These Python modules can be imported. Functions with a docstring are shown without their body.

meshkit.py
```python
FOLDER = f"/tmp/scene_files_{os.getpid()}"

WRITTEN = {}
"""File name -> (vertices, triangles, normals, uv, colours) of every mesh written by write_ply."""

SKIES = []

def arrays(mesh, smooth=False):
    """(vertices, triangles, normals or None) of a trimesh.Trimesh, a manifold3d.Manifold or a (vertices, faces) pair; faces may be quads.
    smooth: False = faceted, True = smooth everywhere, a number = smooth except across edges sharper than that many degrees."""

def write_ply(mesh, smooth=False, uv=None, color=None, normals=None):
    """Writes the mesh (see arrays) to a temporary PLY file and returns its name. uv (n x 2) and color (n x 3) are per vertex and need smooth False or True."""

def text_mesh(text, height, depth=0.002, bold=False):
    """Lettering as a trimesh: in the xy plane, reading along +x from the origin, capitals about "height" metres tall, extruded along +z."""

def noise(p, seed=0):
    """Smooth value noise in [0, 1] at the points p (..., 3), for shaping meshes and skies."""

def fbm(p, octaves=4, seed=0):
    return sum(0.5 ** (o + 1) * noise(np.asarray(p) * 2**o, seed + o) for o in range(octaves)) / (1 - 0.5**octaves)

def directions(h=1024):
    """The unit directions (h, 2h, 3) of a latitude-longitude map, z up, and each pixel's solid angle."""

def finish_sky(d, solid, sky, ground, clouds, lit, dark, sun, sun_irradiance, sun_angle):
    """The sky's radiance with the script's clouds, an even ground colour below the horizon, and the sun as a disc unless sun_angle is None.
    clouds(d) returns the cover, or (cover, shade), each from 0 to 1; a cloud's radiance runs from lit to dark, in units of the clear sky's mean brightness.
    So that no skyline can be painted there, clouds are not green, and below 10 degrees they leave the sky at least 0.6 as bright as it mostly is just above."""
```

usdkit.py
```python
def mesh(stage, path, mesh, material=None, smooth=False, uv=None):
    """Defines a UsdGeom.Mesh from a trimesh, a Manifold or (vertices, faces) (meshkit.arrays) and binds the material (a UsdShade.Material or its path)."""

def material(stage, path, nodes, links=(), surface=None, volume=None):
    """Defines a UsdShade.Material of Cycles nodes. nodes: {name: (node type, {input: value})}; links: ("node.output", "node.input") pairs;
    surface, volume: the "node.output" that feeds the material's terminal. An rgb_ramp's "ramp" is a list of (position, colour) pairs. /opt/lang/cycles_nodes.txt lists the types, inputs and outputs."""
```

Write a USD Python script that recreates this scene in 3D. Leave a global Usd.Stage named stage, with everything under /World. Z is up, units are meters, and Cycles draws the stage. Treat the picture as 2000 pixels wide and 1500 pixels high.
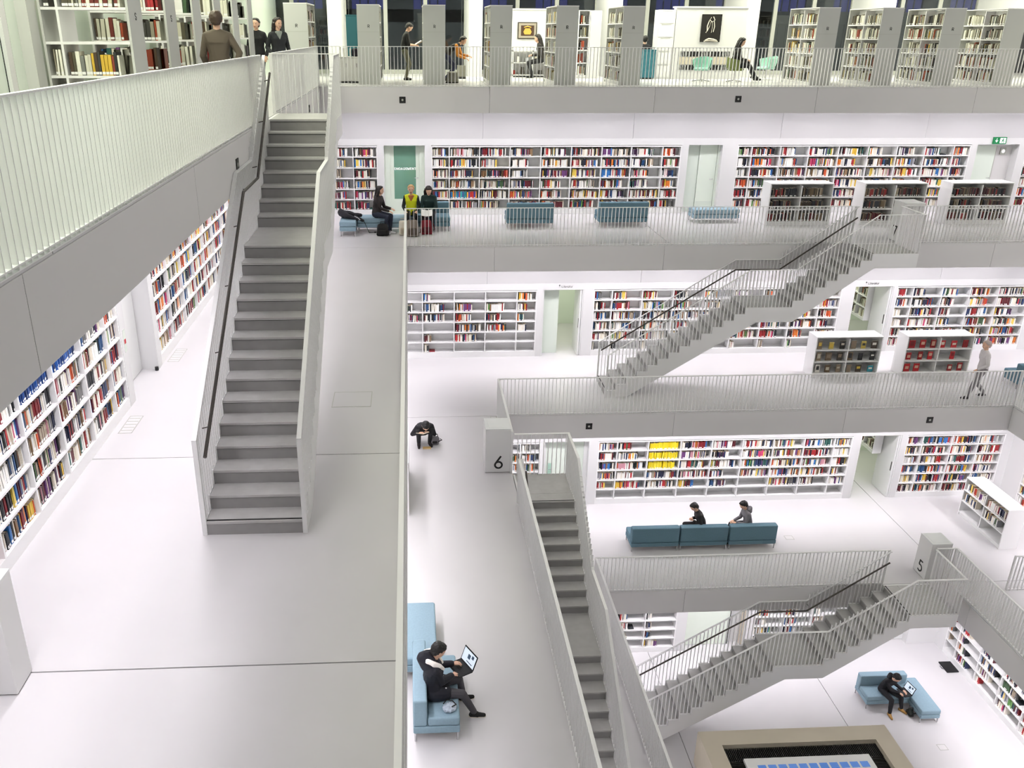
import math, random
import numpy as np
import trimesh
import manifold3d as m3
import usdkit, meshkit
from pxr import Gf, Sdf, Usd, UsdGeom, UsdLux, UsdShade, Vt
from scipy.spatial import ConvexHull

stage = Usd.Stage.CreateInMemory()
UsdGeom.SetStageUpAxis(stage, UsdGeom.Tokens.z)
UsdGeom.SetStageMetersPerUnit(stage, 1.0)
UsdGeom.Xform.Define(stage, '/World')
UsdGeom.Scope.Define(stage, '/World/Looks')
layer = stage.GetRootLayer()
rng = random.Random(11)

# ------------------------------------------------------------------ camera, sky, lights, exposure
ZL = {4: 0.0, 5: 3.96, 6: 7.92, 7: 11.88, 8: 15.84}        # floor heights of the five galleries
EYE = np.array([0.0, 0.0, 17.2395])
YAW, PITCH, ROLL, FPX, CXPX = 0.0546, 0.3902, 0.0048, 1670.7, 892.0
cyw, syw, cp, sp = math.cos(YAW), math.sin(YAW), math.cos(PITCH), math.sin(PITCH)
FWD = np.array([syw * cp, cyw * cp, -sp]); RT0 = np.array([cyw, -syw, 0.0]); UP0 = np.cross(RT0, FWD)
RT = math.cos(ROLL) * RT0 + math.sin(ROLL) * UP0; UPV = -math.sin(ROLL) * RT0 + math.cos(ROLL) * UP0
cam = UsdGeom.Camera.Define(stage, '/World/camera')
cam.AddTransformOp().Set(Gf.Matrix4d(*RT, 0, *UPV, 0, *(-FWD), 0, *EYE, 1))
cam.CreateHorizontalApertureAttr(36.0); cam.CreateVerticalApertureAttr(27.0)
cam.CreateFocalLengthAttr(FPX / 2000 * 36.0)
cam.CreateHorizontalApertureOffsetAttr((1000 - CXPX) / 2000 * 36.0)
cam.CreateClippingRangeAttr(Gf.Vec2f(0.05, 500.0))
cam.GetPrim().CreateAttribute('exposure', Sdf.ValueTypeNames.Float).Set(0.0)

def MAT(name, nodes, links=(), surface='p.BSDF', volume=None):
    return usdkit.material(stage, '/World/Looks/' + name, nodes, links, surface=surface, volume=volume)

dome = UsdLux.DomeLight.Define(stage, '/World/night_sky')
dome.CreateIntensityAttr(1.0); dome.CreateColorAttr(Gf.Vec3f(0.004, 0.005, 0.011))

D = 2.3366                                                  # every gallery steps back by D from the one below
XL = {k: 4.5637 - (k - 5) * D for k in range(4, 10)}
XR = {k: 13.9 + (k - 5) * D for k in range(4, 10)}
YB = {k: 18.0413 + (k - 5) * 2.3398 for k in range(4, 10)}
YN = {k: -0.5 + (8 - k) * 2.34 for k in range(4, 10)}
WOFF = 2.07
YW = {k: YB[k + 1] + WOFF for k in (4, 5, 6, 7)}; YW[4] = 20.42; YW[8] = 33.2
XLW = {k: XL[k + 1] - 1.9 for k in (4, 5, 6, 7)}; XLW[8] = -4.66
XRW = {k: XR[k + 1] + 1.93 for k in (4, 5, 6, 7)}; XRW[8] = XR[8] + 5.0
YNW = {k: YN[k + 1] - WOFF if k < 8 else YN[8] - 4.4 for k in (4, 5, 6, 7, 8)}
SLAB = 0.69
NEUTRAL, GREENISH = (1.0, 0.95, 0.995), (1.0, 1.0, 0.80)
lamp_count = [0]
def rect_light(x, y, z, w, l, power, color, cone=None):
    n = lamp_count[0]; lamp_count[0] += 1
    L = UsdLux.RectLight.Define(stage, '/World/ceiling_lamp_%03d' % n)
    L.AddTranslateOp().Set(Gf.Vec3d(x, y, z))
    L.CreateWidthAttr(w); L.CreateHeightAttr(l); L.CreateIntensityAttr(power); L.CreateColorAttr(Gf.Vec3f(*color))
    L.CreateNormalizeAttr(False)
    if cone:
        UsdLux.ShapingAPI.Apply(L.GetPrim()).CreateShapingConeAngleAttr(cone)
# lamps in a cove along each gallery's walls; the lower part of the slab stops at LIP from the wall and shades the gallery's edge
LAMP = {4: 42.0, 5: 39.0, 6: 37.0, 7: 30.0}
LIP, COVE, LW = 1.35, 0.22, 0.36
for k in (4, 5, 6, 7):
    zc = ZL[k + 1] - COVE - 0.012
    for n in range(-8, 14):
        X = 2.25 + D * n + D / 2
        if XLW[k] + 1.4 < X < XRW[k] - 1.4:
            rect_light(X, YW[k] - LIP + LW / 2, zc, 1.5, LW, LAMP[k], NEUTRAL)
    y = YN[k] + 1.5
    while y < YW[k] - 2.2:
        rect_light(XLW[k] + LIP - LW / 2, y, zc, LW, 1.7, LAMP[k], NEUTRAL)
        rect_light(XRW[k] - LIP + LW / 2, y, zc, LW, 1.7, LAMP[k], NEUTRAL)
        y += D
TOPP = 42.0
# top gallery: greenish white strip lamps in the ceiling
TOPC = ZL[8] + 3.9
for X in np.arange(-3.3, 25, 1.867):
    for y in (28.0, 30.4):
        rect_light(float(X), y, TOPC - 0.012, 0.25, 1.9, TOPP, GREENISH)
for y in np.arange(3.0, 24.0, 1.7):
    rect_light(-3.9, float(y) + 0.3, TOPC - 0.012, 1.5, 0.25, TOPP, GREENISH)
    rect_light(22.5, float(y) + 0.3, TOPC - 0.012, 1.5, 0.25, TOPP, GREENISH)

ROOF = 1.0
for y in (6.0, 8.5, 11.0):
    rect_light(-5.9, y, TOPC - 0.012, 1.2, 1.2, 30.0, (0.9, 1.0, 0.88))
# large soft lamps in the roof over the void
for X in (0.5, 5.5, 10.5, 15.5):
    for y in (3.0, 8.5, 14.0, 19.5):
        rect_light(X, y, TOPC - 0.012, 2.6, 2.6, ROOF, (1.0, 0.955, 0.98))

# ------------------------------------------------------------------ materials
def lin(c):
    return tuple((x / 12.92 if x <= 0.04045 else ((x + 0.055) / 1.055) ** 2.4) for x in c)
def H(s):
    return lin(tuple(int(s[i:i + 2], 16) / 255 for i in (0, 2, 4)))
def plain(name, col, rough=0.5, metal=0.0, spec=0.5, noise=None):
    nodes = {'p': ('principled_bsdf', {'base_color': col, 'roughness': rough, 'metallic': metal, 'specular_ior_level': spec})}
    links = []
    if noise:
        sc, amt = noise
        nodes['g'] = ('geometry', {}); nodes['n'] = ('noise_texture', {'scale': sc, 'detail': 4.0})
        nodes['r'] = ('rgb_ramp', {'ramp': [(0.3, tuple(c * (1 - amt) for c in col)), (0.7, tuple(min(1, c * (1 + amt)) for c in col))]})
        links = [('g.position', 'n.vector'), ('n.fac', 'r.fac'), ('r.color', 'p.base_color')]
    return MAT(name, nodes, links)
M = {}
M['wall'] = plain('wall_paint', (0.70, 0.70, 0.70), 0.6)
M['header'] = plain('header_panel', (0.56, 0.555, 0.56), 0.6)
M['floor'] = plain('floor_resin', (0.63, 0.62, 0.63), 0.32, spec=0.4, noise=(0.7, 0.02))
M['floor_joint'] = plain('joint_rubber', (0.16, 0.155, 0.155), 0.7)
M['fascia'] = plain('fascia_panel', (0.66, 0.65, 0.65), 0.55, noise=(0.5, 0.015))
M['shelf'] = plain('shelf_lacquer', (0.82, 0.82, 0.82), 0.45)
M['shelf_gray'] = plain('shelf_end_panel', (0.56, 0.57, 0.55), 0.45)
M['rail'] = plain('rail_lacquer', (0.80, 0.80, 0.80), 0.4)
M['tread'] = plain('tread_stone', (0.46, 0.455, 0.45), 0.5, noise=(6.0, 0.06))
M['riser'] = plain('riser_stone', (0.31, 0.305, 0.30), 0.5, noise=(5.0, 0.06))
M['dark'] = plain('dark_rubber', (0.02, 0.02, 0.02), 0.5)
M['handrail'] = plain('handrail_bronze', (0.07, 0.06, 0.055), 0.4, metal=0.3)
M['black'] = plain('black_paint', (0.006, 0.006, 0.007), 0.5)
M['chrome'] = plain('chrome', (0.62, 0.62, 0.63), 0.25, metal=1.0)
M['sofa'] = plain('sofa_fabric', H('8aa5b3'), 0.75, noise=(30.0, 0.04))
M['sofa_dark'] = plain('sofa_fabric_dark', H('5c7c8b'), 0.75, noise=(30.0, 0.04))
M['teal'] = plain('teal_cabinet', H('2f6f7d'), 0.5)
M['mint'] = plain('mint_shell', H('8fc0b0'), 0.45)
M['box'] = plain('column_lacquer', (0.76, 0.76, 0.755), 0.45)
M['boxtop'] = plain('column_glass_top', (0.80, 0.82, 0.82), 0.25)
M['paper'] = plain('paper', (0.85, 0.84, 0.80), 0.7)
M['pages'] = plain('book_pages', (0.78, 0.70, 0.58), 0.8)
M['sticker'] = plain('spine_label', (0.88, 0.88, 0.86), 0.6)
M['beige'] = plain('beige_plaster', H('c9c0ae'), 0.6, noise=(2.0, 0.02))
M['grille'] = plain('grille_metal', (0.035, 0.032, 0.032), 0.5, metal=0.4)
M['grille_back'] = plain('grille_back', (0.012, 0.011, 0.012), 0.8)
M['door'] = plain('door_paint', H('e2ecdf'), 0.4)
M['door_white'] = plain('door_leaf_white', (0.74, 0.75, 0.74), 0.4)
M['green_sign'] = MAT('exit_green', {'p': ('principled_bsdf', {'base_color': H('0b6b3c'), 'roughness': 0.4, 'emission_color': H('0b6b3c'), 'emission_strength': 0.5})})
M['exit_white'] = MAT('exit_white', {'p': ('principled_bsdf', {'base_color': (0.8, 0.8, 0.8), 'roughness': 0.4, 'emission_color': (0.9, 0.9, 0.9), 'emission_strength': 0.6})})
M['screen'] = MAT('screen_lit', {'p': ('principled_bsdf', {'base_color': (0.1, 0.1, 0.1), 'emission_color': (0.78, 0.88, 1.0), 'emission_strength': 0.9})})
M['screen_blue'] = MAT('screen_dark_block', {'p': ('principled_bsdf', {'base_color': (0.02, 0.03, 0.05), 'emission_color': (0.05, 0.09, 0.15), 'emission_strength': 0.6})})
M['glassblock'] = MAT('blue_glass_block', {'p': ('principled_bsdf', {'base_color': H('5b83c4'), 'roughness': 0.12, 'emission_color': H('4f7fd0'), 'emission_strength': 0.35})})
M['frosted'] = MAT('frosted_door_glass', {'p': ('principled_bsdf', {'base_color': H('9dbfae'), 'roughness': 0.12, 'coat_weight': 0.3})})
M['frosted_pale'] = MAT('frosted_pale_glass', {'p': ('principled_bsdf', {'base_color': H('dbe5da'), 'roughness': 0.2})})
M['pane'] = MAT('window_pane', {'f': ('fresnel', {'IOR': 1.5}), 't': ('transparent_bsdf', {'color': (0.86, 0.90, 0.92)}), 'g': ('glossy_bsdf', {'roughness': 0.01, 'color': (0.9, 0.9, 0.9)}), 'm': ('mix_closure', {})},
               [('f.fac', 'm.fac'), ('t.BSDF', 'm.closure1'), ('g.BSDF', 'm.closure2')], surface='m.closure')
M['pane_green'] = MAT('partition_glass', {'f': ('fresnel', {'IOR': 1.5}), 't': ('transparent_bsdf', {'color': (0.80, 0.90, 0.82)}), 'g': ('glossy_bsdf', {'roughness': 0.02, 'color': (0.9, 0.9, 0.9)}), 'm': ('mix_closure', {})},
               [('f.fac', 'm.fac'), ('t.BSDF', 'm.closure1'), ('g.BSDF', 'm.closure2')], surface='m.closure')
M['outer'] = plain('outer_concrete', (0.10, 0.10, 0.11), 0.8)
M['blue_glow'] = MAT('outer_glass_brick', {'p': ('principled_bsdf', {'base_color': (0.02, 0.02, 0.08), 'emission_color': (0.07, 0.07, 0.26), 'emission_strength': 0.45})})
M['mullion'] = plain('mullion_metal', (0.45, 0.46, 0.42), 0.4)
M['lamp'] = MAT('lamp_diffuser', {'p': ('principled_bsdf', {'base_color': (0.8, 0.8, 0.8), 'emission_color': (1, 0.98, 0.95), 'emission_strength': 4.0})})
M['vcol'] = MAT('book_cover', {'a': ('attribute', {'attribute': 'displayColor'}), 'p': ('principled_bsdf', {'roughness': 0.5})}, [('a.color', 'p.base_color')])
_mc = {}
def col(hexs, rough=0.75):
    if hexs not in _mc:
        _mc[hexs] = plain('cloth_' + hexs, H(hexs), rough)
    return _mc[hexs]

# ------------------------------------------------------------------ prim helpers (written straight to the layer)
_names = {}
def numbered(parent, name):
    key = (parent, name); n = _names.get(key, 0); _names[key] = n + 1
    return parent + '/' + (name if n == 0 else '%s_%03d' % (name, n))
def _attr(ps, name, typ, val, interp=None):
    a = Sdf.AttributeSpec(ps, name, typ); a.default = val
    if interp: a.SetInfo('interpolation', interp)
    return a
def _data(ps, label=None, cat=None, group=None, kind=None):
    d = {}
    for key, v in (('label', label), ('category', cat), ('group', group), ('kind', kind)):
        if v: d[key] = v
    if d: ps.SetInfo('customData', d)
def tri(F):
    F = np.asarray(F)
    return F
class MB:
    """collects boxes, prisms, tubes and triangle meshes for one Mesh prim"""
    def __init__(s): s.v = []; s.f = []; s.n = 0; s.c = []; s.cs = None
    def add(s, V, F, c=None):
        V = np.asarray(V, float); F = np.asarray(F, int)
        if F.shape[1] == 3: F = np.hstack([F, np.full((len(F), 1), -1)])
        s.v.append(V); s.f.append(np.where(F >= 0, F + s.n, -1)); s.n += len(V)
        if c is not None: s.c.append(np.tile(np.asarray(c, float), (len(V), 1)))
        return s
    def box(s, a, b, c=None):
        x0, y0, z0 = np.minimum(a, b); x1, y1, z1 = np.maximum(a, b)
        V = [(x0, y0, z0), (x1, y0, z0), (x1, y1, z0), (x0, y1, z0), (x0, y0, z1), (x1, y0, z1), (x1, y1, z1), (x0, y1, z1)]
        return s.add(V, [(0, 3, 2, 1), (4, 5, 6, 7), (0, 1, 5, 4), (1, 2, 6, 5), (2, 3, 7, 6), (3, 0, 4, 7)], c)
    def obox(s, o, U, V_, W, c=None):
        """box from corner o along three edge vectors"""
        o, U, V_, W = (np.asarray(t, float) for t in (o, U, V_, W))
        P = [o, o + U, o + U + V_, o + V_, o + W, o + U + W, o + U + V_ + W, o + V_ + W]
        F = [(0, 3, 2, 1), (4, 5, 6, 7), (0, 1, 5, 4), (1, 2, 6, 5), (2, 3, 7, 6), (3, 0, 4, 7)]
        if np.dot(np.cross(U, V_), W) < 0: F = [f[::-1] for f in F]
        return s.add(P, F, c)
    def prism(s, poly, axis, a, b, c=None):
        """extrude a 2-D polygon (list of (s, z)) along the third axis from a to b; axis 'x' or 'y' is the extrusion axis"""
        from shapely.geometry import Polygon
        m = trimesh.creation.extrude_polygon(Polygon(poly), 1.0, engine='earcut')
        V = np.array(m.vertices); F = np.array(m.faces)
        t = a + (b - a) * V[:, 2]
        P = np.stack([t, V[:, 0], V[:, 1]], 1) if axis == 'x' else np.stack([V[:, 0], t, V[:, 1]], 1)
        vol = trimesh.Trimesh(P, F, process=False).volume
        return s.add(P, F if vol > 0 else F[:, ::-1], c)
    def tube(s, pts, r, n=8, c=None):
        pts = np.asarray(pts, float); V = []; F = []
        for i, p in enumerate(pts):
            d = pts[min(i + 1, len(pts) - 1)] - pts[max(i - 1, 0)]; d /= np.linalg.norm(d)
            a = np.cross(d, (0, 0, 1)) if abs(d[2]) < 0.95 else np.cross(d, (1, 0, 0)); a /= np.linalg.norm(a); b = np.cross(d, a)
            rr = r[i] if np.ndim(r) else r
            for k in range(n):
                t = 2 * math.pi * k / n; V.append(p + rr * (math.cos(t) * a + math.sin(t) * b))
        for i in range(len(pts) - 1):
            for k in range(n):
                q = (k + 1) % n; F.append((i * n + k, i * n + q, i * n + n + q, i * n + n + k))
        c0 = len(V); V.append(pts[0]); V.append(pts[-1]); e = (len(pts) - 1) * n
        F = [f for f in F]
        T = [(c0, (k + 1) % n, k, -1) for k in range(n)] + [(c0 + 1, e + k, e + (k + 1) % n, -1) for k in range(n)]
        return s.add(V, F + T, c)
    def tm(s, mesh, c=None):
        if hasattr(mesh, 'to_mesh'):
            q = mesh.to_mesh(); return s.add(np.array(q.vert_properties[:, :3]), np.array(q.tri_verts), c)
        return s.add(np.array(mesh.vertices), np.array(mesh.faces), c)
def rbox(a, b, r=0.03, seg=8):
    """rounded box as a hull of spheres"""
    a, b = np.minimum(a, b), np.maximum(a, b); r = min(r, *(0.499 * (b - a)))
    S = m3.Manifold.sphere(r, seg)
    pts = np.array(S.to_mesh().vert_properties[:, :3])
    P = np.vstack([pts + np.array([x, y, z]) for x in (a[0] + r, b[0] - r) for y in (a[1] + r, b[1] - r) for z in (a[2] + r, b[2] - r)])
    return m3.Manifold.hull_points(P)
class Thing:
    """an Xform directly under /World whose children are its parts"""
    def __init__(s, name, label=None, cat=None, base=(0, 0, 0), group=None, kind=None):
        s.path = numbered('/World', name); s.base = np.asarray(base, float)
        ps = Sdf.CreatePrimInLayer(layer, s.path); ps.specifier = Sdf.SpecifierDef; ps.typeName = 'Xform'
        _attr(ps, 'xformOp:translate', Sdf.ValueTypeNames.Double3, Gf.Vec3d(*map(float, s.base)))
        o = Sdf.AttributeSpec(ps, 'xformOpOrder', Sdf.ValueTypeNames.TokenArray, Sdf.VariabilityUniform); o.default = Vt.TokenArray(['xformOp:translate'])
        _data(ps, label, cat, group, kind)
    def part(s, name, mb, mat, under=None, label=None, kind=None, smooth=None):
        return mesh(name, mb, mat, parent=under or s.path, off=s.base, label=label, kind=kind, smooth=smooth)
def mesh(name, mb, mat, parent='/World', off=(0, 0, 0), label=None, cat=None, group=None, kind=None, smooth=None):
    if not isinstance(mb, MB): mb = MB().tm(mb)
    path = numbered(parent, name)
    V = np.vstack(mb.v) - np.asarray(off, float); F = np.vstack(mb.f)
    counts = np.where(F[:, 3] >= 0, 4, 3); idx = F.ravel(); idx = idx[idx >= 0]
    ps = Sdf.CreatePrimInLayer(layer, path); ps.specifier = Sdf.SpecifierDef; ps.typeName = 'Mesh'
    nrm = None
    if smooth:
        T = np.vstack([F[:, :3]] + ([F[F[:, 3] >= 0][:, [0, 2, 3]]] if (F[:, 3] >= 0).any() else []))
        V, T, nrm = meshkit.arrays((V, T), smooth); counts = np.full(len(T), 3); idx = T.ravel()
    T_ = Sdf.ValueTypeNames
    _attr(ps, 'points', T_.Point3fArray, Vt.Vec3fArray.FromNumpy(np.ascontiguousarray(V, np.float32)))
    _attr(ps, 'faceVertexCounts', T_.IntArray, Vt.IntArray.FromNumpy(np.ascontiguousarray(counts, np.int32)))
    _attr(ps, 'faceVertexIndices', T_.IntArray, Vt.IntArray.FromNumpy(np.ascontiguousarray(idx, np.int32)))
    a = Sdf.AttributeSpec(ps, 'subdivisionScheme', T_.Token, Sdf.VariabilityUniform); a.default = 'none'
    if nrm is not None: _attr(ps, 'normals', T_.Normal3fArray, Vt.Vec3fArray.FromNumpy(np.ascontiguousarray(nrm, np.float32)), 'vertex')
    if mb.c: _attr(ps, 'primvars:displayColor', T_.Color3fArray, Vt.Vec3fArray.FromNumpy(np.ascontiguousarray(np.vstack(mb.c), np.float32)), 'vertex')
    if mat is not None:
        ps.SetInfo('apiSchemas', Sdf.TokenListOp.Create(prependedItems=['MaterialBindingAPI']))
        r = Sdf.RelationshipSpec(ps, 'material:binding', custom=False); r.targetPathList.explicitItems = [mat.GetPath()]
    _data(ps, label, cat, group, kind)
    return path
def ordinal(n):
    return '%d%s' % (n, 'th' if 10 <= n % 100 <= 20 else {1: 'st', 2: 'nd', 3: 'rd'}.get(n % 10, 'th'))
def project(P):
    P = np.atleast_2d(np.asarray(P, float)) - EYE; w = P @ FWD
    return np.stack([CXPX + FPX * (P @ RT) / w, 750 - FPX * (P @ UPV) / w], 1), w
# ------------------------------------------------------------------ slabs, floors, ceilings
JX = [2.25 + 4.673 * n for n in range(-3, 6)]               # joint lines across the building
LEVEL = {4: 'fourth', 5: 'fifth', 6: 'sixth', 7: 'seventh', 8: 'top'}
def cuts(a, b, js):
    return [a] + [j for j in js if a + 0.3 < j < b - 0.3] + [b]
JY = {8: [5.9, 10.57, 15.24, 19.9], 7: [6.34, 10.55], 6: [], 5: [], 4: [5.0, 12.0]}
JF = {8: [2.25, 6.92, 11.6, 16.27], 7: [7.1, 16.4], 6: [], 5: [14.1]}
for k in (5, 6, 7, 8):
    fl = Thing('floor', base=(XL[k], YB[k], ZL[k]), kind='structure')
    x0, x1, y0, y1 = XLW[k] - 0.5, XRW[k] + 0.5, YNW[k] - 0.5, YW[k] + 0.6
    if k == 8: x0, y1 = -10.0, 35.0
    if k in (5, 6): y1 = YW[k] + 3.6
    z = ZL[k]; top = 0.05
    m = MB()                                                # the slab's core, under its floor panels and behind its fascia
    i = 0.03
    m.box((x0, y0, z - COVE), (XL[k] - i, y1, z - top)); m.box((XR[k] + i, y0, z - COVE), (x1, y1, z - top))
    m.box((XL[k] - i, YB[k] + i, z - COVE), (XR[k] + i, y1, z - top)); m.box((XL[k] - i, y0, z - COVE), (XR[k] + i, YN[k] - i, z - top))
    lo, hi, yw = XLW[k - 1] + LIP, XRW[k - 1] - LIP, YW[k - 1] - LIP
    m.box((lo, y0, z - SLAB), (XL[k] - i, yw, z - COVE)); m.box((XR[k] + i, y0, z - SLAB), (hi, yw, z - COVE))
    m.box((XL[k] - i, YB[k] + i, z - SLAB), (XR[k] + i, yw, z - COVE)); m.box((XL[k] - i, y0, z - SLAB), (XR[k] + i, YN[k] - i, z - COVE))
    fl.part('slab', m, M['wall'])
    q = LW + .03; zs = z - COVE - .24                        # shield board on the wall side of the cove lamps
    fl.part('lamp_shield', MB().box((lo - q - .02, y0, zs), (lo - q, yw + q, z - COVE)).box((hi + q, y0, zs), (hi + q + .02, yw + q, z - COVE)).box((lo - q, yw + q, zs), (hi + q, yw + q + .02, z - COVE)), M['wall'])
    mj = MB().box((x0, y0, z - top), (XL[k] - i, y1, z - 0.02)).box((XR[k] + i, y0, z - top), (x1, y1, z - 0.02)).box((XL[k] - i, YB[k] + i, z - top), (XR[k] + i, y1, z - 0.02))
    fl.part('joint_filler', mj, M['floor_joint'])
    g = 0.008
    def panel(ax, ay, bx, by):
        fl.part('floor_panel', MB().box((ax + g, ay + g, z - 0.02), (bx - g, by - g, z)), M['floor'])
    ys = cuts(y0, YB[k], JY[k])
    for a, b in zip(ys[:-1], ys[1:]):
        panel(x0, a, XL[k], b); panel(XR[k], a, x1, b)
    xb = [x0] + JF[k] + [x1]
    for a, b in zip(xb[:-1], xb[1:]): panel(a, YB[k], b, y1)
    xs = [XL[k]] + [j for j in JX if XL[k] + 0.3 < j < XR[k] - 0.3] + [XR[k]]
    panel(XL[k], y0, XR[k], YN[k])
    # fascia panels round the opening, with open joints between
    t = 0.03; h = 0.004
    for a, b in zip(xs[:-1], xs[1:]):
        fl.part('fascia_panel', MB().box((a + h, YB[k], z - SLAB - 0.01), (b - h, YB[k] + t, z - 0.021)), M['fascia'])
        fl.part('fascia_panel', MB().box((a + h, YN[k] - t, z - SLAB - 0.01), (b - h, YN[k], z - 0.021)), M['fascia'])
    yf = [YN[k]] + [y for y in (YN[k] + 4.673 * i_ + 1.2 for i_ in range(0, 6)) if YN[k] + .3 < y < YB[k] - .3] + [YB[k]]
    for a, b in zip(yf[:-1], yf[1:]):
        fl.part('fascia_panel', MB().box((XL[k] - t, a + h, z - SLAB - 0.01), (XL[k], b - h, z - 0.021)), M['fascia'])
        fl.part('fascia_panel', MB().box((XR[k], a + h, z - SLAB - 0.01), (XR[k] + t, b - h, z - 0.021)), M['fascia'])
fl = Thing('floor', base=(8, 12, 0), kind='structure')
fl.part('slab', MB().box((-2, 0, -0.4), (22, 24, -0.05)), M['wall']); fl.part('joint_filler', MB().box((-2, 0, -0.05), (22, 24, -0.02)), M['floor_joint'])
for a, b in zip([-2, 2.25, 6.92, 11.54, 16.27], [2.25, 6.92, 11.54, 16.27, 22]):
    for c, d in zip([0, 6.0, 12.0], [6.0, 12.0, 24.0]):
        fl.part('floor_panel', MB().box((a + .008, c + .008, -0.02), (b - .008, d - .008, 0)), M['floor'])
# ceiling over the top gallery and the void
ce = Thing('ceiling', base=(8, 14, TOPC), kind='structure')
ce.part('ceiling_panel', MB().box((-10, YNW[8] - 1, TOPC), (XRW[8] + 1, 35.5, TOPC + 0.2)), M['wall'])

# ------------------------------------------------------------------ walls with niches
WD = 0.34                                                   # depth of the built-in shelving
NT = 2.13                                                   # height of its opening
def wall_y(name, k, openings, x0, x1, Y, thick=0.6):
    """wall facing -y at Y; openings: (x0, x1) sorted"""
    z0, z1 = ZL[k], ZL[k + 1] - COVE
    w = Thing(name, base=((x0 + x1) / 2, Y, z0), kind='structure')
    m = MB().box((x0, Y + WD + 0.02, z0), (x1, Y + thick, z1)) if k != 99 else MB()
    # solid piers between openings; the door niches pierce the rear as well
    e = x0
    for a, b, depth in openings + [(x1, x1, 0)]:
        if a - e > 0.01: w.part('pier', MB().box((e, Y, z0), (a, Y + WD + 0.02, z0 + NT)), M['wall'])
        e = b
    js = [x0] + [j for j in JX if x0 + .3 < j < x1 - .3] + [x1]
    for a, b in zip(js[:-1], js[1:]):
        w.part('header_panel', MB().box((a + .003, Y + .012, z0 + 2.33), (b - .003, Y + WD + 0.02, z1)), M['header'])
    w.part('header_band', MB().box((x0, Y, z0 + NT), (x1, Y + WD + .02, z0 + 2.33)), M['wall'])
    m = MB(); e = x0
    for a, b, depth in [o for o in openings if o[2] > 1] + [(x1, x1, 0)]:
        if a - e > 0.01: m.box((e, Y + WD + 0.02, z0), (a, Y + thick, z0 + NT))
        e = b
    m.box((x0, Y + WD + 0.02, z0 + NT), (x1, Y + thick, z1))
    w.part('rear', m, M['wall'])
    # rooms seen through open doors
    for a, b, depth in openings:
        if depth > 1:
            r = MB().box((a - 1.3, Y + depth, z0), (b + 1.6, Y + depth + 0.1, z1)).box((a - 1.4, Y + thick, z0), (a - 1.3, Y + depth, z1)).box((b + 1.5, Y + thick, z0), (b + 1.6, Y + depth, z1)).box((a - 1.3, Y + thick, z1 - 0.8), (b + 1.6, Y + depth, z1 - 0.7))
            w.part('room_wall', r, M['door'])
    return w
OPEN7 = [(-3.75, -1.0, 0), (-0.80, 0.46, .3), (0.66, 8.50, 0), (8.72, 9.80, .3), (10.30, 17.85, 0), (18.05, 19.42, .3), (19.68, 21.0, 0)]
OPEN6 = [(-0.95, 3.78, 0), (3.96, 5.20, 3.2), (5.52, 13.24, 0), (13.62, 14.86, 3.2), (14.98, 19.3, 0)]
OPEN5 = [(1.9, 3.72, 0), (3.84, 5.16, .3), (5.44, 13.16, 0), (13.40, 14.66, 3.2), (14.84, 17.90, 0)]
OPEN4 = [(5.3, 7.70, 0), (8.0, 9.85, .3), (10.05, 12.6, 0), (14.0, 14.9, .3)]
wall_y('wall_back', 7, OPEN7, XLW[7], XRW[7], YW[7])
wall_y('wall_back', 6, OPEN6, XLW[6], XRW[6], YW[6])
wall_y('wall_back', 5, OPEN5, XLW[5], XRW[5], YW[5])
wall_y('wall_back', 4, OPEN4, XLW[4], XRW[4], YW[4])
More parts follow.
